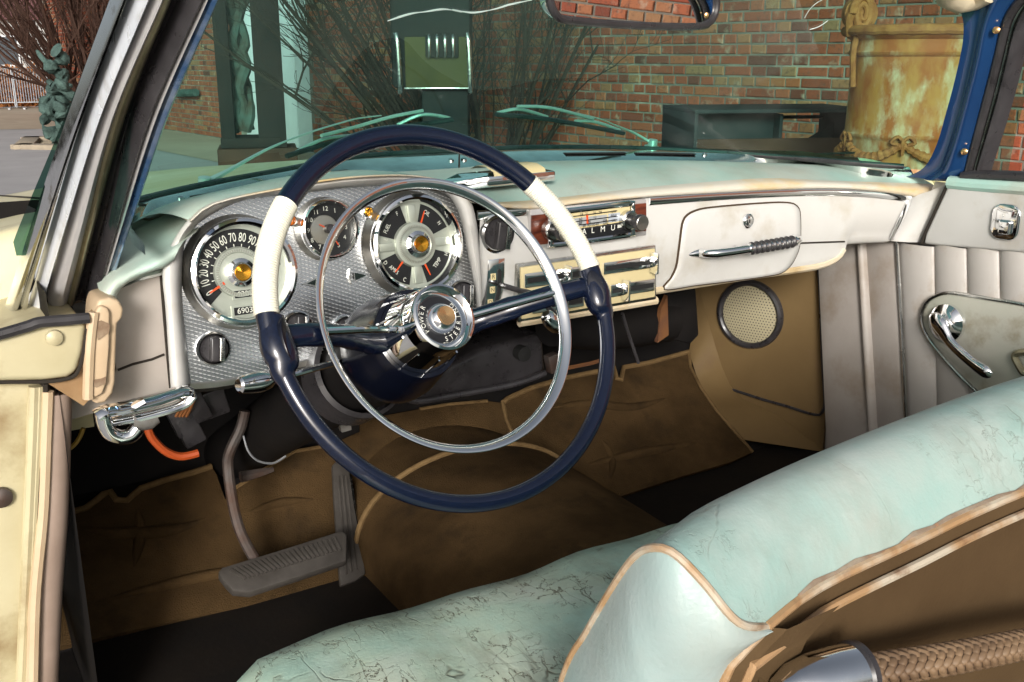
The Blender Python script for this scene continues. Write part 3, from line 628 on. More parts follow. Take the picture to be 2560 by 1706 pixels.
M['cream_plastic'] = pm('cream_heater_panel', (.66, .56, .32), .4, col2=(.62, .52, .28), vscale=5)
M['engine_turned'] = engine_turned(); M['perforated'] = perforated(); M['wood'] = wood()
M['dark_slot'] = pm('dark_slot', (.008, .008, .008), .8)
M['seam'] = pm('dark_gap', (.02, .015, .01), .9)
M['chrome_dash'] = pm('old_dash_chrome', (.78, .82, .80), .12, 1.0, col2=(.48, .50, .47), vscale=9, vmid=.56, vsoft=.12, rvar=.08)
M['glass'] = tinted_glass('green_tinted_glass', (.45, .82, .72), .022, dust=.06); M['lens'] = tinted_glass('clear_lens', (.96, .97, .95), .05)
M['wiper_metal'] = pm('silver_wiper_metal', (.85, .86, .83), .3, .5, col2=(.72, .72, .68), vscale=20)
M['navy_dark'] = pm('dark_navy_enamel', (.0025, .0035, .009), .22)
M['crack'] = pm('glass_crack', (.75, .85, .82), .25)
M['orange_wire'] = pm('orange_cable', (.36, .06, .012), .45); M['brown_wire'] = pm('copper_wire', (.35, .14, .05), .5)
M['rust'] = pm('rusty_bracket', (.20, .08, .02), .85, col2=(.10, .04, .02), vscale=25)
M['iron'] = pm('bare_iron', (.11, .10, .095), .5, .5, col2=(.09, .05, .035), vscale=22)
M['pedal'] = pm('worn_pedal_rubber', (.040, .034, .029), .6, col2=(.07, .062, .055), vscale=30, bump=.2, bscale=120)
M['torn'] = pm('torn_brown_leather', (.14, .07, .035), .8, col2=(.32, .24, .16), vscale=60)
M['piping'] = pm('tan_piping', (.36, .22, .11), .5, col2=(.48, .42, .33), vscale=13, vmid=.52, vsoft=.08, col3=(.16, .08, .04), c3scale=40, c3mid=.66)
M['rope'] = pm('tan_leather_cord', (.21, .135, .075), .6, col2=(.13, .08, .045), vscale=40)
M['seat_back'] = pm('brown_seat_back_cloth', spec=.08, col=(.10, .064, .032), rough=.8, col2=(.07, .043, .021), vscale=5, bump=.25, bscale=300)
M['headliner'] = pm('beige_headliner', (.50, .43, .30), .8, bump=.3, bscale=200)
M['pillar_chrome'] = pm('satin_chrome_band', (.86, .88, .91), .22, .35, col2=(.62, .66, .72), vscale=9, stretch=(1, 1, .35), rvar=.1, col3=(.36, .33, .29), c3scale=30, c3mid=.66)
M['mirror'] = pm('mirror_silver', (.92, .92, .92), .01, 1.0)

car = root('car', (0, 1.2, 0), 'cream and navy vintage car interior with mint leather, seen through its open door', 'car')
IPF = Fr((-.45, 1.225, .97), (1, 0, 0), (0, math.sin(R(10)), math.cos(R(10))))
def Yf(X): return 1.245-.055*max(0.0, (X-.2)/.5)**2
def face(q, off=0.0):
    P = at(q, Y=1.245-off)
    for _ in range(6): P = at(q, Y=Yf(P.x)-off)
    return P
def facefr(q, off=0.0):
    P = face(q, off); s = .11*max(0.0, (P.x-.2)/.5)/.5
    return Fr(P, (1, -s, 0), (0, 0, 1))
def zsolve(q, zf):
    P = at(q, Z=zf(0))
    for _ in range(12): P = at(q, Z=.5*P.z+.5*zf(P.x))
    return P
zg = lambda X: 1.080-.055*X*X-.012*X
def rounded(f, w, h, r, n=5):
    out = []
    for cx, cy, a in ((w/2-r, h/2-r, 0), (-w/2+r, h/2-r, 90), (-w/2+r, -h/2+r, 180), (w/2-r, -h/2+r, 270)):
        for k in range(n+1): t = R(a+90*k/n); out.append(f.p(cx+r*math.cos(t), cy+r*math.sin(t)))
    return out
def rplate(name, f, w, h, r, depth, mat, parent, bevel=.0, **k):
    mb = MB(); mb.plate(rounded(f, w, h, r), f.z, depth); return mk(name, mb, mat, parent, bevel=bevel, **k)
def screw(fr, r, mat, parent):
    mb = MB(); mb.lathe(fr, [(r, -.001), (r*.95, r*.35), (r*.5, r*.6), (.0001, r*.62)], 14); o = mk('screw', mb, mat, parent)
    s = MB(); s.box(fr, r*1.3, r*.25, r*.2, (0, 0, r*.58)); s.box(fr, r*.25, r*1.3, r*.19, (0, 0, r*.58)); return o

# ---- windscreen: gasket line, garnish, glass, defroster slots
gq = [G(*q) for q in ((310, 470), (455, 435), (640, 400), (830, 365), (1040, 352), (1180, 345), (1300, 343), (1450, 345), (1600, 352), (1800, 365), (1950, 378), (2080, 388))]
gas = [zsolve(q, zg) for q in gq]
gas = [Vector((-.705, 1.29, gas[0].z+.002))]+gas
GAS = cr(gas, 80)
lowq = [(323, 560), (454, 523), (600, 482), (699, 465), (800, 443), (875, 435), (990, 430), (1100, 423.5), (1149, 420), (1309, 406), (1483, 401), (1727, 404), (1920, 409.5), (2026, 417), (2155, 430), (2284, 438)]
zl = lambda X: zg(X)-.012
low = [zsolve(q, zl) for q in lowq]
low = [Vector((-.70, 1.13, low[0].z))]+low
LOW = cr(low, 80)
MID = [a.lerp(b, .45)+Vector((0, 0, .008)) for a, b in zip(GAS, LOW)]; M2 = [a.lerp(b, .8)+Vector((0, 0, .004)) for a, b in zip(GAS, LOW)]
wind = grp('windshield', (0, 1.5, 1.2), car, 'green tinted wraparound windshield with a crack along its top')
garn = mk('garnish_strip', MB().loft([GAS, [a.lerp(b, .2)+Vector((0, 0, .006)) for a, b in zip(GAS, LOW)], MID, M2, LOW, [p-Vector((0, 0, .012)) for p in LOW]]), M['chrome_dash'], car, smooth=60)
mk('gasket', MB().tube([p+Vector((0, .004, .003)) for p in GAS], .0055, 8), M['black_gloss'], wind)
GASX = cr([Vector((-.735, 1.12, gas[0].z+.004))]+gas+[gas[-1]+Vector((.05, -.06, -.003)), gas[-1]+Vector((.085, -.15, -.005))], 80)
TOP = [Vector((p.x*.90, .93+(p.y-1.15)*.42, 1.44)) for p in GASX]
def glass_rows(k=9): return [[(a.lerp(b, i/k)+Vector((0, .03*math.sin(math.pi*i/k), 0))) for a, b in zip(GASX, TOP)] for i in range(k+1)]
gl = MB().loft(glass_rows()); mk('glass', gl, M['glass'], wind, smooth=180)
BV = BVHTree.FromPolygons([Vector(v) for v in gl.v], gl.f)
def onglass(q, off=0.0):
    r = ray(*q).normalized(); h = BV.ray_cast(CAM, r)
    return (h[0]+r*off) if h[0] else CAM+r*1.5
ckp = [C2(*q) for q in ((1690, 152), (1850, 102), (1960, 86), (2100, 68), (2230, 88))]+[C3(*q) for q in ((80, 70), (200, 90), (270, 90), (400, 65), (500, 35), (660, 0))]
ck = cr([onglass(q, -.003) for q in ckp], 50); mk('crack', MB().tube(ck, [.0006+.0009*abs(math.sin(i*.33)) for i in range(50)], 5), M['crack'], wind)
for pl in (((655, 140), (690, 80), (740, 30), (790, 0)), ((695, 230), (760, 210), (810, 180), (835, 160))):
    mk('crack', MB().tube(cr([onglass(C4(*q), -.003) for q in pl], 14), .0008, 5), M['crack'], wind)
# slots lie on the garnish
gbv = BVHTree.FromPolygons([v.co+garn.matrix_basis.translation+Vector(car['_w']) for v in garn.data.vertices], [tuple(p.vertices) for p in garn.data.polygons])
def ongarn(q, off=.001):
    r = ray(*q).normalized(); h = gbv.ray_cast(CAM, r)
    return (h[0]+h[1]*off*(1 if h[1].z > 0 else -1)) if h[0] else zsolve(q, zg)
for a, b in ((C2(285, 1418), C2(825, 1325)), (C2(910, 1300), C2(1040, 1278)), (C2(1200, 1252), C2(1405, 1228)), (C3(895, 1106), C3(1325, 1102)), (C3(1400, 1104), C3(1825, 1110))):
    pts = [ongarn((a[0]+(b[0]-a[0])*i/8, a[1]+(b[1]-a[1])*i/8), .0012) for i in range(9)]
    mk('defroster_slot', MB().tube(pts, .006, 8, sec=[(-1.25, 0), (-1.0, .16), (1.0, .16), (1.25, 0), (1.0, -.2), (-1.0, -.2)], up=(0, 0, 1)), M['dark_slot'], garn)
for q in (C2(2145, 1155), C2(2237, 1148), C3(80, 1155), C3(172, 1150), C3(1897, 1110), C2(205, 1425)):
    P = ongarn(q); screw(Fr.fromz(P, (0, -.3, 1)), .005, M['chrome'], garn)
# joint of the two garnish halves
mk('joint_plate', MB().tube([ongarn(C3(138, y), .0015) for y in (1115, 1140, 1165, 1195)], .0016, 6), M['seam'], garn)

# ---- dash top pad with the brow over the instruments
OUT = [(427, 973), (420, 870), (413, 767), (406, 690), (415, 640), (440, 590), (470, 550), (516, 512), (600, 488), (696, 470), (772, 454), (875, 441), (990, 436), (1060, 442), (1104, 453), (1148, 471), (1177, 503), (1192, 560), (1200, 640), (1205, 720), (1205, 800)]
INN = [(477, 960), (468, 875), (458, 779), (455, 715), (457, 651), (461, 613), (477, 581), (516, 545), (600, 504), (699, 488), (784, 480), (875, 469), (979, 462.5), (1050, 464), (1107, 482), (1133, 506), (1148, 538), (1160, 591), (1170, 640), (1177, 670), (1186, 720), (1192, 790)]
so = cr([Vector((*q, 0)) for q in OUT], 90); si = cr([Vector((*q, 0)) for q in INN], 90)
def srow(k, off): return [IPF.at((a.x+(b.x-a.x)*k, a.y+(b.y-a.y)*k), off) for a, b in zip(si, so)]
dash = grp('dashboard', (0, 1.3, .98), car)
mk('cluster_surround', MB().loft([srow(0, -.004), srow(.05, .012), srow(.25, .024), srow(.55, .030), srow(.85, .028), srow(1, .022), srow(1.0, -.03)]), M['white_vinyl'], dash, smooth=70)
brow = [IPF.at(q, .024) for q in OUT[6:17]]
lipq = [(1198, 515), (1300, 503), (1441, 489), (1600, 470), (1760, 456), (1919, 446), (2078, 452), (2206, 456), (2330, 460)]
lip = [face(q, -.012) for q in lipq[1:]]
REAR = cr(brow+lip, 80)
def padrow(t):
    return [a.lerp(b, t)+Vector((0, 0, .012*math.sin(math.pi*t))) for a, b in zip(LOWR, REAR)]
# pair the pad's front edge with its rear edge by position across the car
def byx(curve, x):
    for a, b in zip(curve, curve[1:]):
        if a.x <= x <= b.x: return a.lerp(b, (x-a.x)/max(b.x-a.x, 1e-9))
    return curve[0].copy() if x < curve[0].x else curve[-1].copy()
LOWR = [byx(LOW, min(max(-.69+(p.x-REAR[0].x)/(REAR[-1].x-REAR[0].x)*1.35, -.69), .655)) for p in REAR]
lipb = [IPF.at(q, .026) for q in OUT[6:17]]+[face(q, .010) for q in lipq[1:]]
LB = [(1324, 524), (1450, 509), (1616, 494), (1790, 484), (1967, 475), (2094, 473), (2200, 481), (2330, 500)]
lb2 = [IPF.at((q[0]+1, q[1]+4), .026) for q in OUT[6:17]]+[face(q, .006) for q in LB]
R2 = cr(lipb, 80); R3 = cr(lb2, 80)
mk('dash_pad', MB().loft([LOWR]+[padrow(t) for t in (.15, .35, .55, .75, .9)]+[REAR]), M['mint_pad'], dash, smooth=180)
RM = [a.lerp(b, .5)+Vector((0, -.014, .001)) for a, b in zip(REAR, R3)]
mk('pad_lip', MB().loft([REAR, [a.lerp(b, .25)+Vector((0, -.010, .0015)) for a, b in zip(REAR, R3)], RM, [a.lerp(b, .8)+Vector((0, -.010, 0)) for a, b in zip(REAR, R3)], R3, [p+Vector((0, .03, 0)) for p in R3]]), M['lip_tan'], dash, smooth=180)

# ---- aluminium instrument panel
pan = [IPF.at((p.x, p.y), -.002) for p in cr([Vector((*q, 0)) for q in INN], 60)]+[IPF.at(q, -.002) for q in ((1100, 812), (900, 866), (720, 910), (618, 938), (540, 952))]
ip = mk('instrument_panel', MB().plate(pan, IPF.z, .02), M['engine_turned'], dash, smooth=40, tri=True)
mk('panel_lower_edge', MB().tube(cr([IPF.at(q, -.012) for q in ((470, 962), (540, 956), (618, 942), (720, 914), (900, 870), (1100, 816), (1195, 792))], 40), .011, 10), M['brushed'], dash)

# ---- main fascia, right of the instruments
fo = [(1200, 540), (1330, 524), (1450, 509), (1616, 494), (1790, 484), (1967, 475), (2094, 473), (2200, 481), (2279, 491), (2252, 545), (2225, 602), (2120, 607), (2116, 625), (2096, 652), (2046, 672), (1850, 700), (1648, 731), (1500, 752), (1300, 790), (1195, 812)]
TOPF = cr([Vector((*q, 0)) for q in fo[:9]], 50)
BOTF = cr([Vector((*q, 0)) for q in ((1195, 812), (1300, 790), (1500, 752), (1648, 731), (1850, 700), (2000, 679), (2060, 668), (2098, 650), (2116, 622), (2122, 608), (2225, 602))], 50)
rows = []
for i in range(9):
    t = i/8; rows.append([face((a.x+(b.x-a.x)*t, a.y+(b.y-a.y)*t), .010*math.sin(math.pi*min(1, t*1.15))*(1 if t < .87 else .6)) for a, b in zip(TOPF, BOTF)])
rows.append([p+Vector((0, .014, -.006)) for p in rows[-1]]); rows.append([p+Vector((0, .05, -.004)) for p in rows[-1]])
fas = mk('fascia', MB().loft(rows), M['white_vinyl'], dash, smooth=70)
fbv = BVHTree.FromPolygons([Vector(v) for r_ in rows for v in r_], MB().loft(rows).f)
def onface(q, off=0.0):
    r = ray(*q).normalized(); h = fbv.ray_cast(CAM, r)
    if h[0]: return h[0]+Vector((0, -off, 0))
    return face(q, off)
mk('fascia_lower_edge', MB().tube(cr([onface((p.x, p.y-6), -.006) for p in BOTF[:44]], 60), .0085, 8), M['edge_tan'], dash)
# chrome strip under the pad lip, running down at the right end
st = [onface(q, .003) for q in ((1620, 502), (1790, 490), (1967, 481), (2094, 480), (2200, 487), (2272, 496))]
mk('chrome_strip', MB().tube(cr(st, 40)+cr([onface((2276, 499), .003), onface((2250, 545), .003), onface((2226, 598), .003)], 12), .0042, 8, up=(0, -1, 0), sec=[(-1.6, -.3), (-1.6, .3), (-.8, .7), (.8, .7), (1.6, .3), (1.6, -.3)]), M['chrome'], dash)
mk('chrome_strip', MB().tube(cr([onface(q, .003) for q in (D4(170, 308), D4(400, 285), D4(665, 258))], 12), .0042, 8, up=(0, -1, 0), sec=[(-1.6, -.3), (-1.6, .3), (-.8, .7), (.8, .7), (1.6, .3), (1.6, -.3)]), M['chrome_dash'], dash)
# right end block between fascia and door
e0 = [face(q, .002) for q in ((2281, 492), (2256, 545), (2230, 603))]; e1 = [at(q, X=.712) for q in ((2371, 458), (2340, 530), (2305, 606))]
e0 = cr(e0, 12); e1 = cr(e1, 12); em = [a.lerp(b, .5)+Vector((-.004, -.006, 0)) for a, b in zip(e0, e1)]
mk('end_block', MB().loft([[p+Vector((0, .03, 0)) for p in e0], e0, em, e1, [p+Vector((.004, .03, 0)) for p in e1]]), M['white_vinyl'], dash, smooth=60)

# ---- left end of the dash
lr = [[zsolve(D1(x, y), zl) for x, y in ((700, 20), (780, -40), (960, -100), (1180, -160), (1480, -230))],
      [at(D1(*q), Y=1.285) for q in ((690, 260), (780, 150), (960, 80), (1180, 0), (1480, -100))],
      [at(D1(*q), Y=1.235) for q in ((705, 430), (790, 320), (970, 235), (1165, 140), (1440, 40))],
      [at(D1(*q), Y=1.200) for q in ((730, 510), (815, 400), (985, 315), (1185, 215), (1330, 130))],
      [at(D1(*q), Y=1.188) for q in ((765, 560), (832, 440), (995, 350), (1190, 262), (1290, 200))],
      [at(D1(*q), Y=1.190) for q in ((810, 600), (845, 475), (1000, 372), (1190, 296), (1270, 240))],
      [at(D1(*q), Y=1.205) for q in ((850, 640), (855, 500), (1002, 384), (1190, 316), (1262, 268))],
      [at(D1(*q), Y=1.240) for q in ((850, 640), (855, 500), (1002, 384), (1190, 316), (1262, 268))]]
lr = [cr(r_, 20) for r_ in lr]; lr = list(zip(*[cr(c_, 24) for c_ in zip(*lr)]))
mk('dash_end_pad', MB().loft([list(r_) for r_ in lr]), M['mint_pad'], dash, smooth=180)
lo_ = [(780, 600), (848, 445), (1000, 385), (1180, 318), (1262, 300), (1290, 600), (1305, 900), (1330, 1210), (1240, 1225), (1100, 1262), (850, 1330), (640, 1385), (455, 1440), (440, 1235), (800, 1180), (845, 1050), (800, 800)]
mk('left_fascia', MB().plate([at(D1(*q), Y=1.235) for q in lo_], (0, -1, 0), .02), M['taupe'], dash, smooth=40, tri=True)
mk('chrome_strip', MB().tube([at(D1(*q), Y=1.228) for q in ((845, 455), (1000, 392), (1178, 348))], .0045, 8), M['chrome_dash'], dash)
mk('seam', MB().tube([at(D1(*q), Y=1.234) for q in ((855, 1062), (960, 1020), (1100, 985), (1192, 948))], .0016, 6), M['seam'], dash)
mk('seam', MB().tube([at(D1(*q), Y=1.234) for q in ((1168, 375), (1190, 650), (1215, 950), (1238, 1200))], .0018, 6), M['seam'], dash)

# ---- bonnet, cowl and wings in cream paint
def bodyz(X, Y):
    a = abs(X); return 1.110-.108*(Y-1.5)-.078*(a/.8)**2+.008*math.exp(-((a-.8)/.1)**2)
bo = MB(); rows = []
Xs = [-.985+1.97*i/44 for i in range(45)]
for j in range(26):
    r_ = []
    for X in Xs:
        y0 = max(byx(GAS, X).y+.012, 1.36) if abs(X) < .70 else 1.36
        Y = y0+(3.25-y0)*(j/25)**1.3; r_.append(Vector((X, Y, bodyz(X, Y)-.012)))
    rows.append(r_)
rows.append([Vector((p.x*.98, p.y+.08, p.z-.10)) for p in rows[-1]]); rows.append([Vector((p.x*.97, p.y+.02, .45)) for p in rows[-1]])
body = grp('body', (0, 2.2, .8), car)
for s_ in (-1, 1):
    xs = [s_*(.985-.24*i/14) for i in range(15)]; e_ = [Vector((X, 1.36, bodyz(X, 1.36)-.012)) for X in xs]
    mk('cowl_panel', MB().loft([[p+Vector((0, .03, .0)) for p in e_], e_, [p+Vector((0, -.014, -.012)) for p in e_], [p+Vector((0, -.022, -.05)) for p in e_], [Vector((p.x, 1.325, .86)) for p in e_], [Vector((p.x, 1.335, .78)) for p in e_]]), M['cream_paint'], body, smooth=80)
mk('bonnet', bo.loft(rows), M['cream_paint'], body, smooth=60)
for s_ in (-1, 1):
    sr = []
    for X, z, yy in ((.985, None, 0), (1.0, .90, 0), (1.01, .75, 0), (.99, .45, 0), (.95, .32, 0)):
        sr.append([Vector((s_*X, 1.20+2.05*i/20, bodyz(.985, 1.20+2.05*i/20)-.012 if z is None else z)) for i in range(21)])
    mk('wing_side', MB().loft(sr), M['cream_paint'], body, smooth=80)
    mk('seam', MB().tube([Vector((s_*.66, 1.30+1.9*i/30, bodyz(.66, 1.30+1.9*i/30)-.010)) for i in range(31)], .0022, 5), M['seam'], body)

# ---- left windscreen pillar: bands swept on the raked pillar plane
PO = Vector((0, 1.28, .95)); PN = Vector((0, -.759, -.651))
def pil(q, off=0.0): return on(q, PO, PN, off)
pl_ = grp('windshield_pillar', pil((230, 400)), car, 'left windshield pillar with chrome, grey and black weatherstrips')
def band(name, xs0, xs1, mat, o0, o1, bulge=.004, yend=2090):
    ys = (-120, 0, 784, 1568, yend)
    def ext(x):       # x at crop rows 0, 784, 1568
        return (x[0]-(x[1]-x[0])*.15, x[0], x[1], x[2], x[2]+(x[2]-x[1])*(yend-1568)/784*.95)
    A = cr([pil(C1(x, y), o0) for x, y in zip(ext(xs0), ys)], 30); B = cr([pil(C1(x, y), o1) for x, y in zip(ext(xs1), ys)], 30)
    rows = [[p-PN*.02 for p in A], A]+[[a.lerp(b, k)+PN*bulge*math.sin(math.pi*k) for a, b in zip(A, B)] for k in (.25, .5, .75)]+[B, [p-PN*.02 for p in B]]
    return mk(name, MB().loft(rows), mat, pl_, smooth=50)
band('glass_edge', (824, 522, 190), (832, 536, 264), tinted_glass('edge_glass', (.10, .22, .19), .12), -.012, -.010, .0, 1760)
band('outer_bead', (826, 532, 262), (848, 556, 300), M['chrome_worn'], .004, .006, .004, 2260)
band('outer_bead', (846, 554, 300), (868, 574, 345), M['chrome'], .004, .006, .004, 2260)
band('chrome_band', (868, 574, 345), (1028, 702, 452), M['pillar_chrome'], -.008, .012, .012, 2240)
band('groove', (1020, 696, 446), (1050, 716, 484), M['black_gloss'], -.008, -.008, 0, 2200)
band('grey_strip', (1044, 712, 480), (1120, 795, 590), M['satin_strip'], .006, .002, .009)
band('brass_strip', (1118, 792, 588), (1180, 870, 650), M['olive_band'], .000, -.004, .004)
band('rubber_channel', (1178, 866, 646), (1300, 960, 745), M['black_gloss'], -.012, -.014, -.006)
band('rubber_lip', (1296, 956, 742), (1392, 1046, 805), M['black_gloss'], .000, .004, .010)
band('inner_bead', (1390, 1044, 802), (1424, 1086, 836), M['satin_strip'], .004, .004, .006)
band('blue_moulding', (1420, 1082, 832), (1494, 1160, 892), M['blue_metal'] if 'blue_metal' in M else pm('blue_metallic_moulding', (.50, .58, .68), .18, .8, col2=(.06, .16, .36), vscale=9, vmid=.52, vsoft=.1, coat=.5, rvar=.1), .002, -.006, .010, 2020)

# ---- hinge pillar, cream jamb and weatherstrip
jm = grp('door_jamb', at(D1(150, 1000), Y=1.16), car, 'worn cream painted hinge pillar of the open driver door')
JY = 1.16
j = lambda x, y, o=0.0: at(D1(x, y), Y=JY-o)
mk('upper_block', MB().plate([j(*q) for q in ((-260, 900), (-60, 838), (0, 825), (200, 765), (420, 722), (635, 715), (630, 770), (608, 930), (565, 1075), (490, 1122), (330, 1142), (0, 1148), (-260, 1160))], (0, -1, 0), .3), M['jamb_paint'], jm, bevel=.012, seg=4, tri=True)
mk('lower_post', MB().plate([j(-260, 1150, -.015), j(200, 1160, -.015), j(325, 1155, -.015), j(322, 1240, -.015), j(306, 1568, -.015), j(270, 2200, -.015), j(225, 2800, -.015), j(190, 3400, -.015), j(-260, 3400, -.015)], (0, -1, 0), .3), M['jamb_paint'], jm, bevel=.010, seg=3, tri=True)
for xs, r_ in (((245, 232, 200, 150), .006), ((285, 272, 236, 180), .0045)):
    mk('post_ridge', MB().tube(cr([j(xs[0], 1180, -.012), j(xs[1], 1568, -.012), j(xs[2], 2300, -.012), j(xs[3], 3400, -.012)], 24), r_, 8), M['jamb_paint'], jm)
mk('gap', MB().tube(cr([j(-260, 1162, .0), j(0, 1150, .0), j(330, 1146, .0), j(480, 1126, .002), j(560, 1082, .002), j(606, 935, .002), j(630, 760, .002)], 40), .0022, 6), M['seam'], jm)
mk('gap', MB().tube(cr([j(328, 1160, -.012), j(312, 1568, -.012), j(272, 2300, -.012), j(215, 3400, -.012)], 24), .004, 6), M['seam'], jm)
mk('weatherstrip', MB().tube(cr([j(395, 1215, -.03), j(388, 1568, -.03), j(372, 2100, -.03), j(330, 2700, -.03), j(300, 3400, -.03)], 40), [.019]*40, 12), pm('pinkish_rubber', (.36, .27, .22), .5, col2=(.26, .19, .15), vscale=9), jm)
mk('weatherstrip_bead', MB().tube(cr([j(345, 1215, -.012), j(332, 1568, -.012), j(310, 2100, -.012), j(255, 2700, -.008), j(235, 3400, -.006)], 40), [.007]*40, 8), M['beige_pad'], jm)
mk('side_panel', MB().plate([j(350, 1200, -.045), j(470, 1200, -.045), j(455, 1568, -.045), j(430, 2400, -.045), j(395, 3400, -.045), j(250, 3400, -.045), j(320, 1568, -.045)], (0, -1, 0), .1), M['taupe'], jm, bevel=.008)
mk('rubber_seal', MB().tube(cr([j(-200, 850, .006), j(0, 803, .006), j(200, 745, .006), j(290, 716, .006), j(480, 700, .006), j(645, 684, .006)], 30), [.0065]*30, 8), M['black_gloss'], jm)
mk('pillar_foot', MB().plate([j(*q, -.15) for q in ((205, 735), (280, 600), (330, 560), (480, 545), (650, 585), (650, 680), (300, 716))], (0, -1, 0), .05), M['grey_metal'], jm, bevel=.004)
mk('torn_felt', MB().plate([j(*q, -.147) for q in ((325, 585), (450, 545), (560, 530), (600, 565), (480, 595), (400, 620), (330, 615))], (0, -1, 0), .004), M['torn'], jm)
screw(Fr.fromz(j(490, 625, -.147), (0, -1, 0)), .007, M['iron'], jm); screw(Fr.fromz(j(393, 826, .002), (0, -1, 0)), .009, M['jamb_paint'], jm)
screw(Fr.fromz(j(10, 1985, -.012), (0, -1, 0)), .012, M['iron'], jm)
mk('dash_end_cap', MB().plate([j(*q, -.004) for q in ((692, 620), (715, 555), (790, 536), (865, 556), (900, 618), (888, 688), (852, 725), (845, 900), (838, 1150), (820, 1230), (770, 1300), (690, 1312), (655, 1262), (668, 900))], (0, -1, 0), .06), M['beige_pad'], jm, bevel=.012, seg=4, tri=True)
mk('cap_inset', MB().plate([j(*q, .003) for q in ((698, 640), (715, 605), (745, 595), (785, 615), (798, 650), (795, 900), (775, 1150), (745, 1235), (690, 1265), (662, 1250), (672, 950))], (0, -1, 0), .012), M['beige_pad'], jm, bevel=.004, seg=3, tri=True)
mk('torn_patch', MB().plate([j(*q, .0045) for q in ((697, 715), (735, 702), (790, 725), (798, 745), (790, 790), (740, 825), (712, 845), (697, 790))], (0, -1, 0), .001), M['torn'], jm)
mk('torn_patch', MB().plate([j(*q, .0045) for q in ((668, 1135), (735, 1125), (770, 1110), (768, 1160), (700, 1190), (670, 1180))], (0, -1, 0), .001), M['torn'], jm)
mk('torn_patch', MB().plate([j(*q, -.006) for q in ((632, 745), (690, 640), (660, 1262), (605, 1322), (350, 1160), (545, 1105), (600, 960))], (0, -1, 0), .02), pm('stained_leather_gusset', (.40, .26, .13), .6, col2=(.22, .12, .05), vscale=10), jm, tri=True)
mk('cap_piping', MB().tube(cr([j(680, 640, .002), j(652, 900, .002), j(640, 1200, .002), j(640, 1270, .002)], 20), .006, 8), M['beige_pad'], jm)
# ================================================================== INSTRUMENTS
def arcpoly(f, r0, r1, a0, a1, z, n=24):
    A = [f.p(r0*math.cos(R(a0+(a1-a0)*i/n)), r0*math.sin(R(a0+(a1-a0)*i/n)), z) for i in range(n+1)]; B = [f.p(r1*math.cos(R(a0+(a1-a0)*i/n)), r1*math.sin(R(a0+(a1-a0)*i/n)), z) for i in range(n+1)]
    return MB().loft([A, B])
def gauge(name, q, r, h, label):
    f = Fr(IPF.at(q, h), IPF.x, IPF.y); g = grp(name, f.o, car, label)
    mk('housing', MB().lathe(f, [(r*1.13, -h-.001), (r*1.10, -h+.003), (r*1.045, -.004)], 64), M['brushed'], g)
    mk('bezel', MB().lathe(f, [(r*1.045, -.006), (r*1.055, 0), (r*1.03, .005), (r*.975, .0065), (r*.93, .004), (r*.905, -.003), (r*.89, -.013)], 64), M['mirror_chrome'], g)
    return f, g
def needle(f, g, a, r0, r1, z, w=.0022, mat=None, name='needle'):
    c, s = math.cos(R(a)), math.sin(R(a)); o = lambda r_, w_: f.p(r_*c-w_*s, r_*s+w_*c, z)
    mk(name, MB().plate([o(r0, -w), o(r1, -w*.45), o(r1, w*.45), o(r0, w)], f.z, .001), mat or M['print_red'], g, smooth=0)
def jewel(f, g, r, h, mat, name='jewel'):
    mk('hub', MB().lathe(f, [(r*1.9, -.010), (r*1.85, h*.35), (r*1.35, h*.5), (r*1.25, h*.9), (r*1.12, h)], 40), M['chrome'], g)
    mk(name, MB().lathe(f, [(r*1.1, h*.95), (r, h), (.0001, h-.18*r)], 40), mat, g, smooth=20)
# speedometer
sr = .0645
f, g = gauge('speedometer', D2(602, 692), sr, .022, 'round speedometer with black arc of numerals up to 120')
mk('dial', MB().lathe(f, [(.0001, -.0125), (sr*.9, -.0125)], 56), M['dial_silver'], g, smooth=0)
dc = f.moved(-.004, 0, 0)
mk('scale_band', arcpoly(dc, sr*.50, sr*.845, 4, 222, -.0115, 48), M['dial_black'], g, smooth=0)
tx = MB(); tk = MB()
for i in range(13):
    a = 208-16.3*i
    fr_ = dc.moved(sr*.675*math.cos(R(a)), sr*.675*math.sin(R(a)), -.0108); m_ = text('numeral', str(i*10), fr_, sr*.25, None, None, rot=R(a-90), sx=.60); tx.add([tuple(v) for v in m_.v], m_.f)
    o = lambda r_, w_: dc.p(r_*math.cos(R(a))-w_*math.sin(R(a)), r_*math.sin(R(a))+w_*math.cos(R(a)), -.0108)
    tk.add([o(sr*.50, -.0005), o(sr*.555, -.0005), o(sr*.555, .0005), o(sr*.50, .0005)], [(0, 1, 2, 3)])
mk('numerals', tx, M['print_white'], g, smooth=0); mk('scale_ticks', tk, M['print_white'], g, smooth=0)
mk('inner_dish', MB().lathe(dc, [(sr*.49, -.0112), (sr*.47, -.008), (sr*.40, -.008), (sr*.38, -.0098), (sr*.1, -.0098)], 48), M['dial_silver'], g)
kn = MB()
for i in range(60):
    a = 2*math.pi*i/60; kn.add([dc.p(sr*r_*math.cos(a+d), sr*r_*math.sin(a+d), -.0075) for r_, d in ((.405, -.02), (.455, -.02), (.455, .02), (.405, .02))], [(0, 1, 2, 3)])
mk('knurl', kn, M['brushed'], g, smooth=0)
needle(dc, g, 208, sr*.36, sr*.70, -.0085, .0019)
jewel(dc.moved(0, 0, -.006), g, sr*.15, .013, M['amber'])
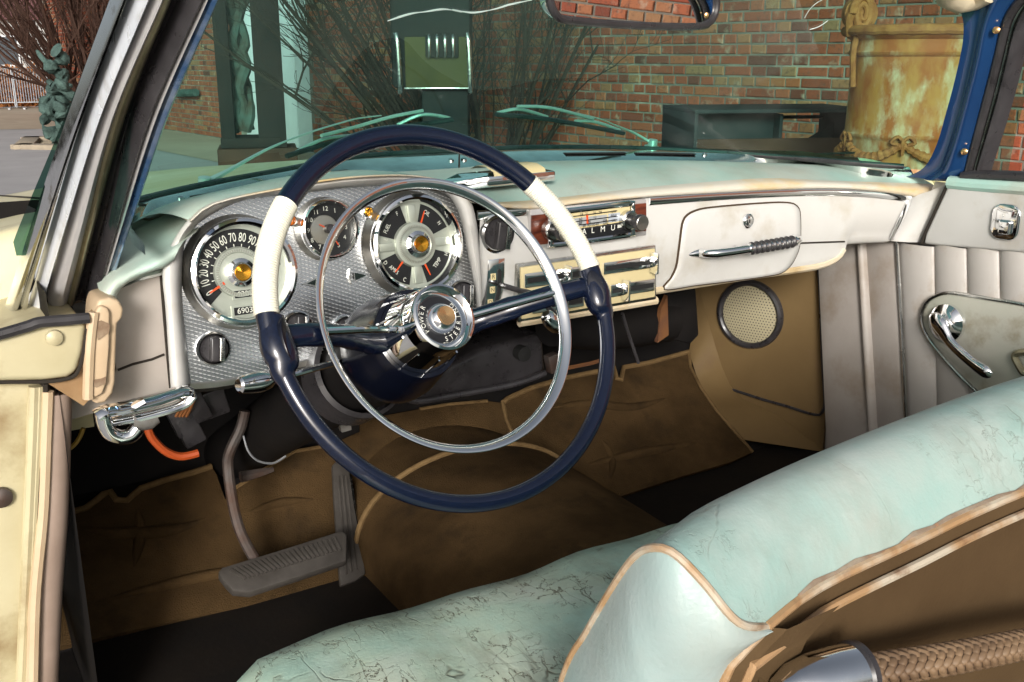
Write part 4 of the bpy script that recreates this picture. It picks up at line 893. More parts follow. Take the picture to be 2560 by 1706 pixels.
for y, w, h_, s_, col in ((-.42, .40, .14, '0226', M['print_white']), (-.745, .50, .15, '69034', M['print_white'])):
    ff = dc.moved(sr*.05, sr*y, -.0095); rplate('counter_frame', ff, sr*(w+.08), sr*(h_+.08), .001, .003, M['dial_silver'], g); rplate('counter_window', ff.moved(0, 0, .0008), sr*w, sr*h_, .0006, .001, M['dial_black'], g)
    text('counter_digits', s_, ff.moved(0, 0, .0014), sr*h_*1.05, M['print_white'], g)
mk('lens', MB().lathe(f, [(sr*.91, -.003), (sr*.6, -.001), (.0001, .0)], 40), M['lens'], g)
# combination gauge
cr_ = .0655
f, g = gauge('combination_gauge', D3(980, 515), cr_, .020, 'round four-way gauge for fuel, oil, temperature and amps')
mk('dial', MB().lathe(f, [(.0001, -.0125), (cr_*.9, -.0125)], 56), M['dial_silver'], g, smooth=0)
for a0, a1 in ((20, 74), (106, 162), (198, 256), (284, 342)):
    mk('scale_window', arcpoly(f, cr_*.47, cr_*.86, a0, a1, -.0115, 16), M['dial_black'], g, smooth=0)
mk('raised_ring', MB().lathe(f, [(cr_*.48, -.0115), (cr_*.46, -.006), (cr_*.36, -.005), (cr_*.32, -.007), (cr_*.1, -.008)], 48), M['dial_silver'], g)
kn = MB()
for i in range(64):
    a = 2*math.pi*i/64; kn.add([f.p(cr_*r_*math.cos(a+d), cr_*r_*math.sin(a+d), -.0045) for r_, d in ((.345, -.02), (.40, -.02), (.40, .02), (.345, .02))], [(0, 1, 2, 3)])
mk('knurl', kn, M['brushed'], g, smooth=0)
for a in (0, 90, 180, 270):
    ff = Fr(f.p(cr_*.64*math.cos(R(a)), cr_*.64*math.sin(R(a)), -.011), f.x*math.cos(R(a))+f.y*math.sin(R(a)), -f.x*math.sin(R(a))+f.y*math.cos(R(a)))
    rplate('cross_bar', ff.moved(0, 0, .003), cr_*.36, cr_*.17, .0008, .004, M['dial_silver'], g, bevel=.0006)
tx = MB()
for s_, a, rr, rot in (('FUEL', 147, .70, 58), ('F', 116, .74, 20), ('E', 166, .66, 70), ('OIL', 60, .72, -40), ('H', 32, .74, -60), ('TEMP', 318, .66, 48), ('H', 339, .78, 70), ('AMPS', 222, .72, -45), ('C', 246, .78, -30), ('D', 204, .78, -60)):
    m_ = text('t', s_, f.moved(cr_*rr*math.cos(R(a)), cr_*rr*math.sin(R(a)), -.0108), cr_*.125, None, None, rot=R(rot), sx=.8); tx.add(m_.v, m_.f)
mk('lettering', tx, M['print_white'], g, smooth=0)
for a in (175, 66, 293, 226): needle(f, g, a, cr_*.44, cr_*.74, -.009, .0013)
jewel(f.moved(0, 0, -.004), g, cr_*.15, .016, M['amber'])
mk('lens', MB().lathe(f, [(cr_*.91, -.003), (cr_*.6, -.001), (.0001, .0)], 40), M['lens'], g)
# clock
kr = .0375
f, g = gauge('clock', D3(320, 398), kr, .018, 'small black clock with red hands between the two big gauges')
mk('dial', MB().lathe(f, [(.0001, -.0115), (kr*.9, -.0115)], 48), M['dial_black'], g, smooth=0)
mk('centre_plate', MB().lathe(f.moved(-kr*.12, -kr*.02, 0), [(.0001, -.0095), (kr*.50, -.0100), (kr*.52, -.0112)], 40), M['brushed'], g)
tx = MB()
for i in range(1, 13):
    a = 90-30*i; m_ = text('t', str(i), f.moved(kr*.70*math.cos(R(a)), kr*.70*math.sin(R(a)), -.0108), kr*.22, None, None); tx.add(m_.v, m_.f)
mk('numerals', tx, M['print_white'], g, smooth=0)
needle(f, g, 20, 0, kr*.55, -.0085, .0016, name='hour_hand'); needle(f, g, 298, 0, kr*.68, -.008, .0013, name='minute_hand'); needle(f, g, 150, 0, kr*.35, -.0078, .0012, name='second_hand')
mk('setting_knob', MB().lathe(f, [(kr*.16, -.012), (kr*.16, .002), (kr*.13, .004), (.0001, .0045)], 20), M['black_gloss'], g)
mk('lens', MB().lathe(f, [(kr*.91, -.003), (.0001, -.002)], 40), M['lens'], g)
# warning lamps and turn arrows
for q, mt in ((D2(958, 287), M['amber_lamp']), (D3(600, 273), M['amber'])):
    fr_ = Fr(IPF.at(q, .0), IPF.x, IPF.y); o = mk('warning_lamp', MB().lathe(fr_, [(.0075, -.002), (.0078, .003), (.0062, .004), (.0056, -.001)], 24), M['chrome'], dash); mk('lamp_lens', MB().lathe(fr_, [(.0057, -.001), (.004, .0005), (.0001, .001)], 20), mt, dash)
for q, s_ in ((D3(195, 805), -1), (D3(535, 755), 1)):
    fr_ = Fr(IPF.at(q, .001), IPF.x, IPF.y)
    mk('turn_arrow', MB().plate([fr_.p(-.015*-s_*-1, .0, .001), fr_.p(.012*-s_, .011, .001), fr_.p(.012*-s_, -.010, .001)] if s_ > 0 else [fr_.p(-.017, 0, .001), fr_.p(.013, -.010, .001), fr_.p(.013, .010, .001)], IPF.z, .004), M['chrome_old'], dash)
    mk('arrow_lens', MB().plate([fr_.p(s_*.010, 0, .0024), fr_.p(-s_*.007, .0055, .0024), fr_.p(-s_*.007, -.0055, .0024)], IPF.z, .002), pm('dark_green_lens', (.004, .012, .009), .2), dash)
def knob(name, fr_, r, label, parent, letters, rot=8):
    k = grp(name, fr_.o, parent, label); c, s = math.cos(R(rot)), math.sin(R(rot)); f2 = Fr(fr_.o, fr_.x*c-fr_.y*s, fr_.x*s+fr_.y*c)
    mk('collar', MB().lathe(fr_, [(r*1.12, -.001), (r*1.1, .006), (r*.98, .009), (r*.93, .007), (r*.9, -.001)], 40), M['chrome'], k)
    mk('knob_body', MB().lathe(fr_, [(r*.9, .0), (r*.86, .010), (r*.8, .012), (.0001, .0125)], 36), M['black_gloss'], k)
    mb = MB(); mb.box(f2, r*.55, r*1.55, .012, (-r*.12, 0, .017)); mk('grip', mb, M['black_gloss'], k, bevel=.002, seg=3)
    rplate('label_plate', f2.moved(r*.34, 0, .0225), r*.34, r*1.5, .001, .011, M['chrome_old'], k, bevel=.001)
    tx = MB()
    for i, ch in enumerate(letters):
        m_ = text('t', ch, f2.moved(r*.34, r*(.6-1.2*(i+.0)/max(len(letters)-1, 1)), .0231), r*.30, None, None, rot=0); tx.add(m_.v, m_.f)
    mk('lettering', tx, M['dial_black'], k, smooth=0); return k
iq = lambda q, off=0.0: Fr(IPF.at(q, off), IPF.x, IPF.y)
knob('panel_knob', iq(D2(350, 1290)), .0195, 'black panel knob with lettered plate below the speedometer', car, 'LIGHT')
knob('panel_knob', iq(D2(1010, 1115)), .0185, 'black panel knob half hidden behind the left wheel spoke', car, 'PAN')
knob('panel_knob', iq(D3(430, 1160)), .0185, 'panel knob behind the steering hub\'s horn spoke', car, 'FAN')
knob('ignition_switch', iq(D3(1300, 900)), .0200, 'round ignition switch beside the steering hub', car, 'ACC')
knob('panel_knob', facefr(D4(355, 490), .004), .026, 'black wiper knob with lettered plate on the pale fascia', car, 'LIGHTS')

# ---- gear selector quadrant
gs = facefr(D4(345, 980), .012); gsel = grp('gear_selector', gs.o, car, 'chrome gear selector quadrant lettered R N D')
qo = [face(D4(*q), .012) for q in ((275, 745), (445, 725), (440, 900), (425, 1050), (395, 1150), (355, 1220), (240, 1225), (250, 1150), (262, 1050))]
mk('quadrant_plate', MB().plate(qo, (0, -1, 0), .016), M['chrome'], gsel, bevel=.002, tri=True)
so_ = [face(D4(*q), .0135) for q in ((375, 855), (392, 835), (410, 860), (408, 980), (400, 1080), (370, 1190), (335, 1195), (368, 1070), (374, 960))]
mk('slot', MB().plate(so_, (0, -1, 0), .003), M['dark_slot'], gsel, tri=True)
for ch, q in (('R', (328, 912)), ('N', (320, 1040)), ('D', (298, 1165))):
    ff = facefr(D4(*q), .0130); rplate('letter_tile', ff, .0085, .010, .0008, .001, M['cream_plastic'], gsel); text('lettering', ch, ff.moved(0, 0, .0004), .009, M['dial_black'], gsel)
mk('pointer', MB().tube([face(D4(300, 968), .015), face(D4(385, 992), .015)], .0014, 6), M['dial_black'], gsel)
lv = [face(D4(390, 985), .0), face(D4(430, 1000), .03)]; tip = at(D4(740, 1095), Y=1.14)
mk('lever', MB().tube(cr([lv[0], lv[1], lv[1].lerp(tip, .5), tip, at(D4(960, 1310), Y=1.08)], 24), [.0042]*24, 8), M['black_gloss'], gsel)
hp = [at(D4(840, 1270), Y=1.07), at(D4(880, 1330), Y=1.07), at(D4(930, 1390), Y=1.07), at(D4(975, 1425), Y=1.07)]
mk('lever_handle', MB().tube(cr(hp, 16), [.006, .0085, .0095, .010, .0105, .011, .011, .011, .011, .011, .0105, .010, .0095, .009, .0075, .004], 14), M['chrome'], gsel)

# ---- radio
rf = facefr(D4(1285, 400), .006); radio = grp('radio', rf.o, car, 'black and cream car radio with chrome frame in wood veneer')
def fq(name, qs, off, depth, mat, parent, bevel=.0): return mk(name, MB().plate([face(D4(*q), off) for q in qs], (0, -1, 0), depth), mat, parent, bevel=bevel, tri=True)
fq('backing_plate', ((690, 255), (1828, 145), (1828, 505), (700, 640)), .012, .014, M['satin_strip'], radio, .0015)
fq('veneer', ((708, 312), (885, 293), (885, 585), (708, 605)), .0155, .004, M['wood'], radio)
fq('veneer', ((1688, 205), (1826, 190), (1826, 460), (1688, 475)), .0155, .004, M['wood'], radio)
bz = [(880, 300), (900, 285), (1300, 237), (1660, 190), (1690, 205), (1692, 470), (1675, 495), (1300, 550), (905, 600), (880, 575)]
mk('frame', MB().tube(cr([face(D4(*q), .022) for q in bz], 80, True), .0045, 10, True), M['chrome'], radio)
fq('bezel_side', bz, .021, .008, M['black_gloss'], radio)
fq('dial_face', ((905, 312), (1300, 265), (1668, 222), (1668, 330), (1668, 360), (1300, 420), (905, 470)), .0225, .002, M['cream_plastic'], radio)
fq('dial_glass', ((905, 365), (1440, 300), (1440, 385), (905, 455)), .0232, .001, pm('radio_scale_silver', (.55, .57, .58), .3, .4), radio)
fq('dial_glass', ((1455, 295), (1570, 280), (1570, 365), (1455, 380)), .0232, .001, pm('radio_scale_grey', (.42, .46, .52), .3), radio)
for y0, y1 in ((335, 262), (390, 315), (428, 350)): mk('scale_line', MB().tube([face(D4(905, y0+12), .0242), face(D4(1540, y1+2), .0242)], .0007, 5), M['dial_black'], radio)
fq('name_bar', ((905, 485), (1545, 400), (1545, 452), (1668, 438), (1668, 475), (905, 575)), .0228, .002, M['dial_black'], radio)
fq('tuning_needle', ((1240, 300), (1256, 298), (1260, 388), (1244, 391)), .0246, .001, M['print_red'], radio)
for ch, x, y in (('A', 1218, 470), ('L', 1302, 458), ('M', 1400, 446), ('U', 1500, 432)): text('lettering', ch, facefr(D4(x, y), .0245), .0125, M['print_white'], radio)
tx = MB()
for s_, x, y in (('19', 1190, 302), ('21', 1243, 294), ('26', 1320, 287), ('28', 1374, 280), ('60', 1182, 346), ('12', 1322, 330), ('88', 1180, 388), ('96', 1268, 374), ('104', 1420, 362), ('LW', 1510, 272), ('MW', 1508, 312), ('UK', 1508, 358), ('80', 1218, 412), ('90', 1262, 408), ('100', 1302, 402), ('40', 1345, 397), ('kHz', 1430, 386)):
    m_ = text('t', s_, facefr(D4(x, y), .0246), .0062, None, None); tx.add(m_.v, m_.f)
mk('scale_lettering', tx, M['dial_black'], radio, smooth=0)
for k in range(3): mk('trim_line', MB().tube([face(D4(905, 500+18*k), .0242), face(D4(1000, 488+18*k), .0242)], .0008, 5), M['print_white'], radio); mk('trim_line', MB().tube([face(D4(1545, 408+10*k), .0242), face(D4(1600, 401+10*k), .0242)], .0007, 5), M['print_white'], radio)
for q in (D4(1640, 352), D4(880+15, 450)):
    kf = facefr(q, .024); mk('knob_base', MB().lathe(kf, [(.0155, -.004), (.0155, .008), (.013, .010), (.008, .010)], 28), M['chrome_old'], radio)
    mk('knob', MB().lathe(kf, [(.0075, .008), (.0075, .022), (.012, .026), (.0128, .030), (.0128, .036), (.0118, .038)], 28), M['black_gloss'], radio); mk('knob_face', MB().lathe(kf, [(.0118, .038), (.0112, .0385), (.0001, .0380)], 28), M['brushed'], radio)

# ---- heater controls
HQ = ((575, 800), (1918, 612), (1920, 1125), (590, 1350))
heat = grp('heater_panel', face(D4(1250, 950), .02), car, 'cream heater control panel with chrome slots and levers')
fq('panel_back', ((560, 790), (1922, 600), (1925, 1135), (575, 1362)), .016, .02, M['chrome_old'], heat, .002)
fq('panel_face', ((600, 822), (1912, 635), (1914, 1108), (610, 1328)), .020, .008, M['cream_plastic'], heat, .001)
mk('panel_lower_edge', MB().tube([face(D4(580, 1362), .010), face(D4(1200, 1262), .010), face(D4(1922, 1142), .010)], .007, 8), M['edge_tan'], heat)
def hslot(a, b, hgt, lever, lname):
    n = 2; A = face(D4(*a), .022); B = face(D4(*b), .022); d = (B-A); fr_ = Fr((A+B)/2, d, (0, 0, 1)); L = d.length
    s = grp('control_slot', fr_.o, heat) if False else None
    rplate('slot_frame', fr_.moved(0, 0, .003), L, hgt, .0015, .006, M['chrome'], heat, bevel=.001); rplate('slot', fr_.moved(0, 0, .0034), L*.93, hgt*.38, .0012, .001, M['dark_slot'], heat)
    x = L*(lever-.5); mb = MB(); mb.box(fr_, .003, .034, .018, (x, 0, .012)); mb.box(fr_, .010, .007, .012, (x, 0, .006)); mk('lever', mb, M['chrome'], heat, bevel=.0008)
hslot((630, 950), (1210, 868), .022, .66, ''); hslot((1400, 830), (1895, 760), .019, .93, ''); hslot((1470, 1050), (1900, 985), .020, .26, ''); hslot((700, 1210), (1205, 1135), .020, .55, '')
# ---- glove box
gb = grp('glovebox', onface(E1(760, 800)), car, 'glovebox lid with lock and chrome grab handle ribbed in black')
go = [(185, 1140), (240, 1050), (280, 960), (298, 850), (312, 740), (330, 620), (360, 565), (420, 530), (520, 505), (800, 478), (1050, 462), (1170, 465), (1222, 485), (1246, 530), (1252, 640), (1248, 770), (1225, 860), (1175, 950), (1100, 1010), (960, 1040), (700, 1075), (430, 1108)]
GO = cr([Vector((*E1(*q), 0)) for q in go], 110, True)
cx_ = sum(p.x for p in GO)/len(GO); cy_ = sum(p.y for p in GO)/len(GO)
rings = []
for k, o_ in ((1.0, .0005), (.985, .0045), (.9, .005), (.7, .005), (.45, .005), (.2, .005), (.02, .005)):
    rings.append([onface((cx_+(p.x-cx_)*k, cy_+(p.y-cy_)*k), o_) for p in GO])
mk('lid', MB().loft(rings, True), M['white_vinyl'], gb, smooth=180)
mk('lid_gap', MB().tube([onface((p.x, p.y), .0008) for p in GO], .0022, 6, True), M['edge_gap'] if 'edge_gap' in M else pm('brown_gap', (.05, .03, .015), .9), gb)
lk = Fr.fromz(onface(E1(823, 600), .006), (0, -1, .02)); mk('lock', MB().lathe(lk, [(.0125, -.002), (.0125, .003), (.0105, .0045), (.0098, .003), (.008, .003), (.0075, .005), (.005, .0055), (.0001, .0052)], 32), M['chrome'], gb)
rplate('keyhole', lk.moved(0, 0, .0058), .0016, .006, .0007, .001, M['dark_slot'], gb)
A = onface(E1(450, 850), .004); B = onface(E1(1185, 735), .004); dx = (B-A).normalized(); ot = Vector((0, -1, .05))
hb = cr([A, A+ot*.018+dx*.006, A+ot*.028+dx*.03, A.lerp(B, .5)+ot*.031, B+ot*.028-dx*.03, B+ot*.018-dx*.006, B], 48)
mk('handle_bar', MB().tube(hb, .0075, 14), M['chrome'], gb)
mk('handle_foot', MB().tube([A-dx*.026, A-dx*.012, A, A+dx*.004], [.001, .006, .0085, .0085], 12), M['chrome'], gb)
mk('handle_foot', MB().tube([B+dx*.014, B+dx*.006, B-dx*.004], [.001, .006, .0085], 12), M['chrome'], gb)
for k in range(9):
    P = hb[20].lerp(hb[38], k/8); mk('grip_ring', MB().tube([P-dx*.0052, P-dx*.003, P, P+dx*.003, P+dx*.0052], [.0072, .0098, .0112, .0098, .0072], 16), M['black_gloss'], gb)
for k in (19, 39): P = hb[k]; mk('grip_collar', MB().tube([P-dx*.003, P+dx*.003], .0092, 16), M['chrome'], gb)
mk('seam', MB().tube([onface(E1(*q), .001) for q in ((1250, 778), (1420, 772), (1600, 766))], .0016, 6), M['seam'], gb)

# ---- ashtray on top of the dash
zt_ = lambda X: zg(X)-.004
aq = {k: zsolve(C3(*q), lambda X: 1.062) for k, q in dict(a=(145, 1270), b=(350, 1345), c=(830, 1300), d=(780, 1215), e=(300, 1240)).items()}
ash = grp('ashtray', aq['b'], car, 'cream ashtray lid with chrome ends on the dash top')
ax_ = (aq['c']-aq['b']); ax_.z = 0; L = ax_.length; ax_.normalize(); fw_ = Vector((-ax_.y, ax_.x, 0)); af = Fr((aq['b']+aq['c'])/2+fw_*.035+Vector((0, 0, .004)), ax_, fw_)
mb = MB(); mb.plate([af.p(-L/2, -.035, .012), af.p(L/2, -.035, .012), af.p(L/2, .03, .014), af.p(-L/2-.01, .035, .012), af.p(-L/2-.06, .02, .0)], af.z, .016); mk('base', mb, M['chrome'], ash, bevel=.003)
mk('lid', MB().loft([[af.p(-L/2+.012+(L-.03)*i/8, y, z_) for i in range(9)] for y, z_ in ((-.033, .010), (-.030, .017), (-.01, .023), (.015, .023), (.03, .017))]), M['cream_plastic'], ash, smooth=60)
mk('thumb_tab', MB().lathe(af.moved(0.02, .03, .018), [(.018, 0), (.017, .006), (.0001, .008)], 20), M['chrome'], ash)

# ---- rear-view mirror
mo = [C3(*q) for q in ((790, -40), (800, 55), (845, 120), (900, 143), (1300, 178), (1700, 193), (1890, 185), (1955, 140), (1982, 60), (1975, -60), (1900, -120), (1300, -160), (860, -120))]
mc = CAM+ray(*C3(1380, 20))*1.33; mn = (Vector((-.75, -.35, 1.12))-mc).normalized()
mn = (((CAM-mc).normalized()+Vector((.93, -.35, -.03)).normalized())*.5).normalized()
mir = grp('rear_mirror', mc, car, 'rounded rear-view mirror in a black frame at the windshield top')
MO = [on((p.x, p.y), mc, mn) for p in cr([Vector((*q, 0)) for q in mo], 60, True)]
mk('mirror_glass', MB().plate(MO, mn, .002), M['mirror'], mir, smooth=0)
mk('frame', MB().tube(MO, .0055, 10, True), M['black_gloss'], mir); mk('shell', MB().plate([p-mn*.003 for p in MO], mn, .015), M['chrome'], mir, bevel=.003)
mk('stalk', MB().tube([mc-mn*.018, mc-mn*.03+Vector((0, .03, .06)), mc+Vector((0, .06, .13))], .008, 10), M['chrome'], mir)
mk('day_night_tab', MB().plate([on(C3(*q), mc, mn, .004) for q in ((1280, 180), (1470, 192), (1468, 203), (1285, 192))], mn, .004), M['black_gloss'], mir)

# ---- wipers outside the glass
def wiper(label, arm, blade, bridge, pivot):
    w = grp('wiper', onglass(arm[0], .03), car, label)
    A = cr([onglass(q, .035+.012*min(i, 1)) for i, q in enumerate(arm)], 30); mk('arm', MB().tube(A, [.0062-.0040*min(i/12, 1) for i in range(30)], 8, sec=[(-1.2, -.35), (-1.2, .35), (1.2, .35), (1.2, -.35)], up=(0, 0, 1)), M['wiper_metal'], w)
    mk('blade', MB().tube(cr([onglass(q, .012) for q in blade], 24), .0042, 6), M['black_gloss'], w)
    for br in bridge: mk('bridge', MB().tube(cr([onglass(q, .028) for q in br], 14), .0030, 6), M['wiper_metal'], w)
    P = onglass(pivot, .03); mk('pivot', MB().lathe(Fr.fromz(P-Vector((0, 0, .012)), (0, -.2, 1)), [(.016, -.01), (.016, .006), (.010, .008), (.009, .02), (.0001, .021)], 20), M['wiper_metal'], w)
wiper('wiper on the driver side, its long arm lying to the right', [C2(*q) for q in ((380, 1310), (520, 1240), (840, 1065), (1150, 945), (1400, 870), (1480, 850), (1640, 830))], [C2(*q) for q in ((965, 1122), (1300, 1020), (1700, 930), (2160, 858))],
      [[C2(*q) for q in ((1215, 975), (1450, 915), (1640, 860), (1760, 830), (1945, 795))], [C2(*q) for q in ((1030, 1095), (1230, 1000), (1440, 975))], [C2(*q) for q in ((1760, 898), (1930, 825), (2100, 840), (2150, 858))]], C2(375, 1310))
wiper('wiper on the passenger side, its arm lying to the left', [C3(*q) for q in ((1520, 1030), (1400, 960), (1260, 900), (1100, 840), (790, 775))], [C3(*q) for q in ((400, 822), (800, 860), (1320, 958))],
      [[C3(*q) for q in ((555, 765), (790, 775), (1100, 855))], [C3(*q) for q in ((410, 812), (570, 785), (770, 840))], [C3(*q) for q in ((965, 870), (1110, 875), (1290, 935))]], C3(1520, 1030))

# ================================================================== STEERING WHEEL
WC = Vector((-.41404, .95057, .97521)); _az, _el = .08866, .51470
WNn = Vector((math.sin(_az)*math.cos(_el), -math.cos(_az)*math.cos(_el), math.sin(_el)))
WF = Fr(WC, (math.cos(_az), math.sin(_az), 0), WNn.cross(Vector((math.cos(_az), math.sin(_az), 0))))
sw = grp('steering_wheel', WC, car, 'navy steering wheel with ivory ribbed wraps and chrome horn ring')
RW = .215
def wp(a, r=RW, d=0.0): return WF.p(r*math.cos(R(a)), r*math.sin(R(a)), -d)
def rimr(a):
    a = (a+90) % 360-90
    return .0118 if 5 < a < 175 else .0098
pts = [wp(i*3) for i in range(120)]
rr = []
for i in range(120):
    a = (i*3+90) % 360-90; t = min(max((a+10)/25, 0), 1)*min(max((190-a)/25, 0), 1); rr.append(.0098+.0022*t)
mk('rim', MB().tube(pts, rr, 20, True), M['navy'], sw)
for a0, a1 in ((6, 41), (138, 172)):
    n = 46*6; P = [wp(a0+(a1-a0)*i/n) for i in range(n+1)]; rb_ = [.0127+.0005*math.cos(i*2*math.pi/6) for i in range(n+1)]
    mk('ribbed_wrap', MB().tube(P, rb_, 24), M['white_wrap'], sw, smooth=180)
for a in (0.6, 178.3):
    s_ = 1 if a < 90 else -1
    P = [wp(a+s_*x, RW-(.004 if abs(x) < 8 else 0)) for x in (-13, -10, -7, -3, 0, 3, 5.5)]
    mk('boss', MB().tube(cr(P, 20), [.0098, .0105, .0115, .0128, .0142, .0155, .0165, .0172, .0177, .018, .018, .0178, .0174, .0168, .016, .0152, .0145, .014, .0136, .0132], 18, sec=[(math.cos(2*math.pi*k/18), .86*math.sin(2*math.pi*k/18)) for k in range(18)], up=lambda i: WF.z), M['navy'], sw)
for s_ in (1, -1):
    a = 0.6 if s_ > 0 else 178.3
    P = cr([wp(a, RW-.008, .004), wp(a, .17, .012), wp(a, .12, .040), wp(a, .075, .078), wp(a, .035, .098)], 20)
    mk('spoke', MB().tube(P, [.0125]*4+[.0132]*6+[.0145]*5+[.017]*5, 16, sec=[(math.cos(2*math.pi*k/16)*1.0, .72*math.sin(2*math.pi*k/16)) for k in range(16)], up=lambda i: WF.z), M['navy'], sw)
    mk('horn_spoke', MB().tube(cr([wp(a, .153, .008), wp(a, .10, .026), wp(a, .04, .052)], 14), .0042, 10), M['chrome'], sw)
for a, s_ in ((0.6, 1), (178.3, -1)):
    rd = (wp(a)-WC).normalized(); nz = (WF.z*.80-rd*.60).normalized(); c_ = wp(a-s_*2.0, RW-.003)+nz*.0150; tg = (wp(a+2)-wp(a-2)).normalized(); fr_ = Fr(c_, tg, nz.cross(tg))
    mk('boss_inset', MB().plate([fr_.p(.023*math.cos(2*math.pi*k/32), .0092*math.sin(2*math.pi*k/32)) for k in range(32)], fr_.z, .006), M['navy_dark'], sw, bevel=.0012)
# horn ring: a flat band leaning inwards
hr = [wp(i*2.5, .1555, .004) for i in range(144)]
sec = [(.0072*math.cos(2*math.pi*k/14), .0026*math.sin(2*math.pi*k/14)) for k in range(14)]
mk('horn_ring', MB().tube(hr, 1.0, 14, True, sec=sec, up=lambda i: (WF.z*.75-(hr[i]-WC).normalized()*.66)), M['mirror_chrome'], sw)
WA = Fr(WC, WF.x, WF.y)
def wl_(prof): return [(r*1.12, -d*1.05-.020) for r, d in prof]
mk('hub_ring', MB().lathe(WA, wl_([(.0235, .012), (.0265, .004), (.0325, -.001), (.0350, .000), (.0362, .004), (.0358, .014), (.0368, .020), (.0368, .024)]), 64), M['mirror_chrome'], sw)
mk('hub_dish', MB().lathe(WA, wl_([(.0120, .010), (.0250, .010), (.0262, .006)]), 56), M['dial_black'], sw)
mk('hub_cup', MB().lathe(WA, wl_([(.0102, -.004), (.0118, -.003), (.0155, .003), (.0175, .009), (.0178, .011)]), 48), M['chrome'], sw)
mk('hub_jewel', MB().lathe(WA, wl_([(.0102, -.004), (.0094, -.0065), (.0001, -.0045)]), 40), M['copper'], sw, smooth=20)
tx = MB()
for word, a_mid, flip in (('POWER', 172, 1), ('STEERING', -28, -1)):
    n = len(word); step = 17.5
    for i, ch in enumerate(word):
        a = a_mid-flip*step*(i-(n-1)/2); fr_ = WA.moved(.0241*math.cos(R(a)), .0241*math.sin(R(a)), -.0298)
        m_ = text('t', ch, fr_, .0078, None, None, rot=R(a-90 if flip > 0 else a+90)); tx.add(m_.v, m_.f)
mk('hub_lettering', tx, M['print_white'], sw, smooth=0)
mk('hub_sleeve', MB().lathe(WA, wl_([(.0368, .022), (.0385, .028), (.0430, .060), (.0440, .066)]), 64), M['mirror_chrome'], sw)
for k in range(10):
    a = 2*math.pi*k/10+.2; mk('sleeve_rib', MB().tube([WA.p(.0434*math.cos(a), .0434*math.sin(a), -.050), WA.p(.0487*math.cos(a), .0487*math.sin(a), -.086)], .0013, 6), M['chrome'], sw)
mk('hub_bell', MB().lathe(WA, wl_([(.0440, .064), (.0490, .063), (.0505, .067), (.0520, .080), (.0560, .100), (.0600, .120), (.0605, .135), (.0580, .142), (.040, .144)]), 64), M['navy_dark'], sw)
col_ = grp('steering_column', WA.p(0, 0, -.3), car)
mk('column_jacket', MB().lathe(WA, wl_([(.046, .135), (.050, .15), (.050, .20), (.046, .24), (.045, .55), (.043, .80)]), 40), M['black'], col_)
mk('column_collar', MB().lathe(WA, wl_([(.053, .22), (.058, .225), (.058, .27), (.050, .28)]), 40), M['black_gloss'], col_)
# indicator stalk
ts = [WA.p(-.05, -.02, -.165), at(G3(740, 375), Y=1.10), at(G3(350, 470), Y=1.075), at(G3(200, 515), Y=1.07)]
col_s = grp('indicator_stalk', ts[2], car, 'chrome indicator stalk with bullet tip left of the column')
mk('rod', MB().tube(cr(ts, 24), .0042, 10), M['chrome'], col_s)
tp = [at(G3(215, 510), Y=1.07), at(G3(150, 515), Y=1.068), at(G3(60, 530), Y=1.066), at(G3(-20, 545), Y=1.064), at(G3(-75, 552), Y=1.062)]
mk('tip', MB().tube(cr(tp, 20), [.0025, .005, .007, .009, .0102, .011, .0116, .012, .0122, .0123, .0122, .012, .0118, .0115, .0112, .0108, .0105, .0102, .0098, .007], 16), M['chrome'], col_s)
# parking-brake handle under the left end of the dash
pb = grp('brake_handle', at(D1(1050, 1380), Y=1.13), car, 'chrome parking brake handle under the left of the dash')
hpts = [(700, 1395), (760, 1360), (850, 1345), (1000, 1310), (1150, 1270), (1290, 1225), (1360, 1215), (1375, 1245), (1330, 1300), (1200, 1345), (1000, 1395), (850, 1420), (760, 1440)]
mk('grip', MB().tube(cr([at(D1(*q), Y=1.13+.0008*i) for i, q in enumerate(hpts)], 60), [.0062]*60, 10, sec=[(math.cos(2*math.pi*k/12)*1.5, math.sin(2*math.pi*k/12)*.75) for k in range(12)], up=(0, -.5, 1)), M['chrome'], pb)
mk('hook', MB().tube(cr([at(D1(*q), Y=1.135) for q in ((745, 1375), (760, 1450), (800, 1520), (870, 1550), (950, 1535), (1000, 1480))], 30), [.009]*30, 12), M['chrome'], pb)
mk('plunger', MB().tube([at(D1(960, 1440), Y=1.14), at(D1(1090, 1430), Y=1.14), at(D1(1140, 1405), Y=1.14)], [.012, .010, .007], 14), M['grey_metal'], pb)
mk('rod', MB().tube([at(D1(1050, 1290), Y=1.13), at(D1(960, 1340), Y=1.13)], .006, 8), M['chrome'], pb)
# ================================================================== CABIN SHELL, FLOOR AND CARPETS
TO = Vector((0, 1.42, .42)); TN = Vector((0, -.54, .842)).normalized()
def toe(q, off=0.0): return on(q, TO, TN, off)
shell = grp('cabin_shell', (0, 1.3, .5), car)
mk('floor_pan', MB().box(Fr((0, .55, .39), (1, 0, 0), (0, 1, 0)), 1.72, 2.1, .04), M['black'], shell)
mb = MB(); mb.add([(-.82, 1.43, .41), (.72, 1.43, .41), (.72, 1.66, .553), (-.82, 1.66, .553), (-.82, 1.74, .70), (.72, 1.74, .70), (.72, 1.74, 1.03), (-.82, 1.74, 1.03)], [(0, 1, 2, 3), (3, 2, 5, 4), (4, 5, 6, 7)]); mk('firewall', mb, M['black'], shell, smooth=0)
mk('cowl_side', MB().add([(-.80, 1.17, .40), (-.80, 1.76, .40), (-.80, 1.76, 1.0), (-.80, 1.17, 1.0)], [(0, 1, 2, 3)]), M['black'], shell, smooth=0)
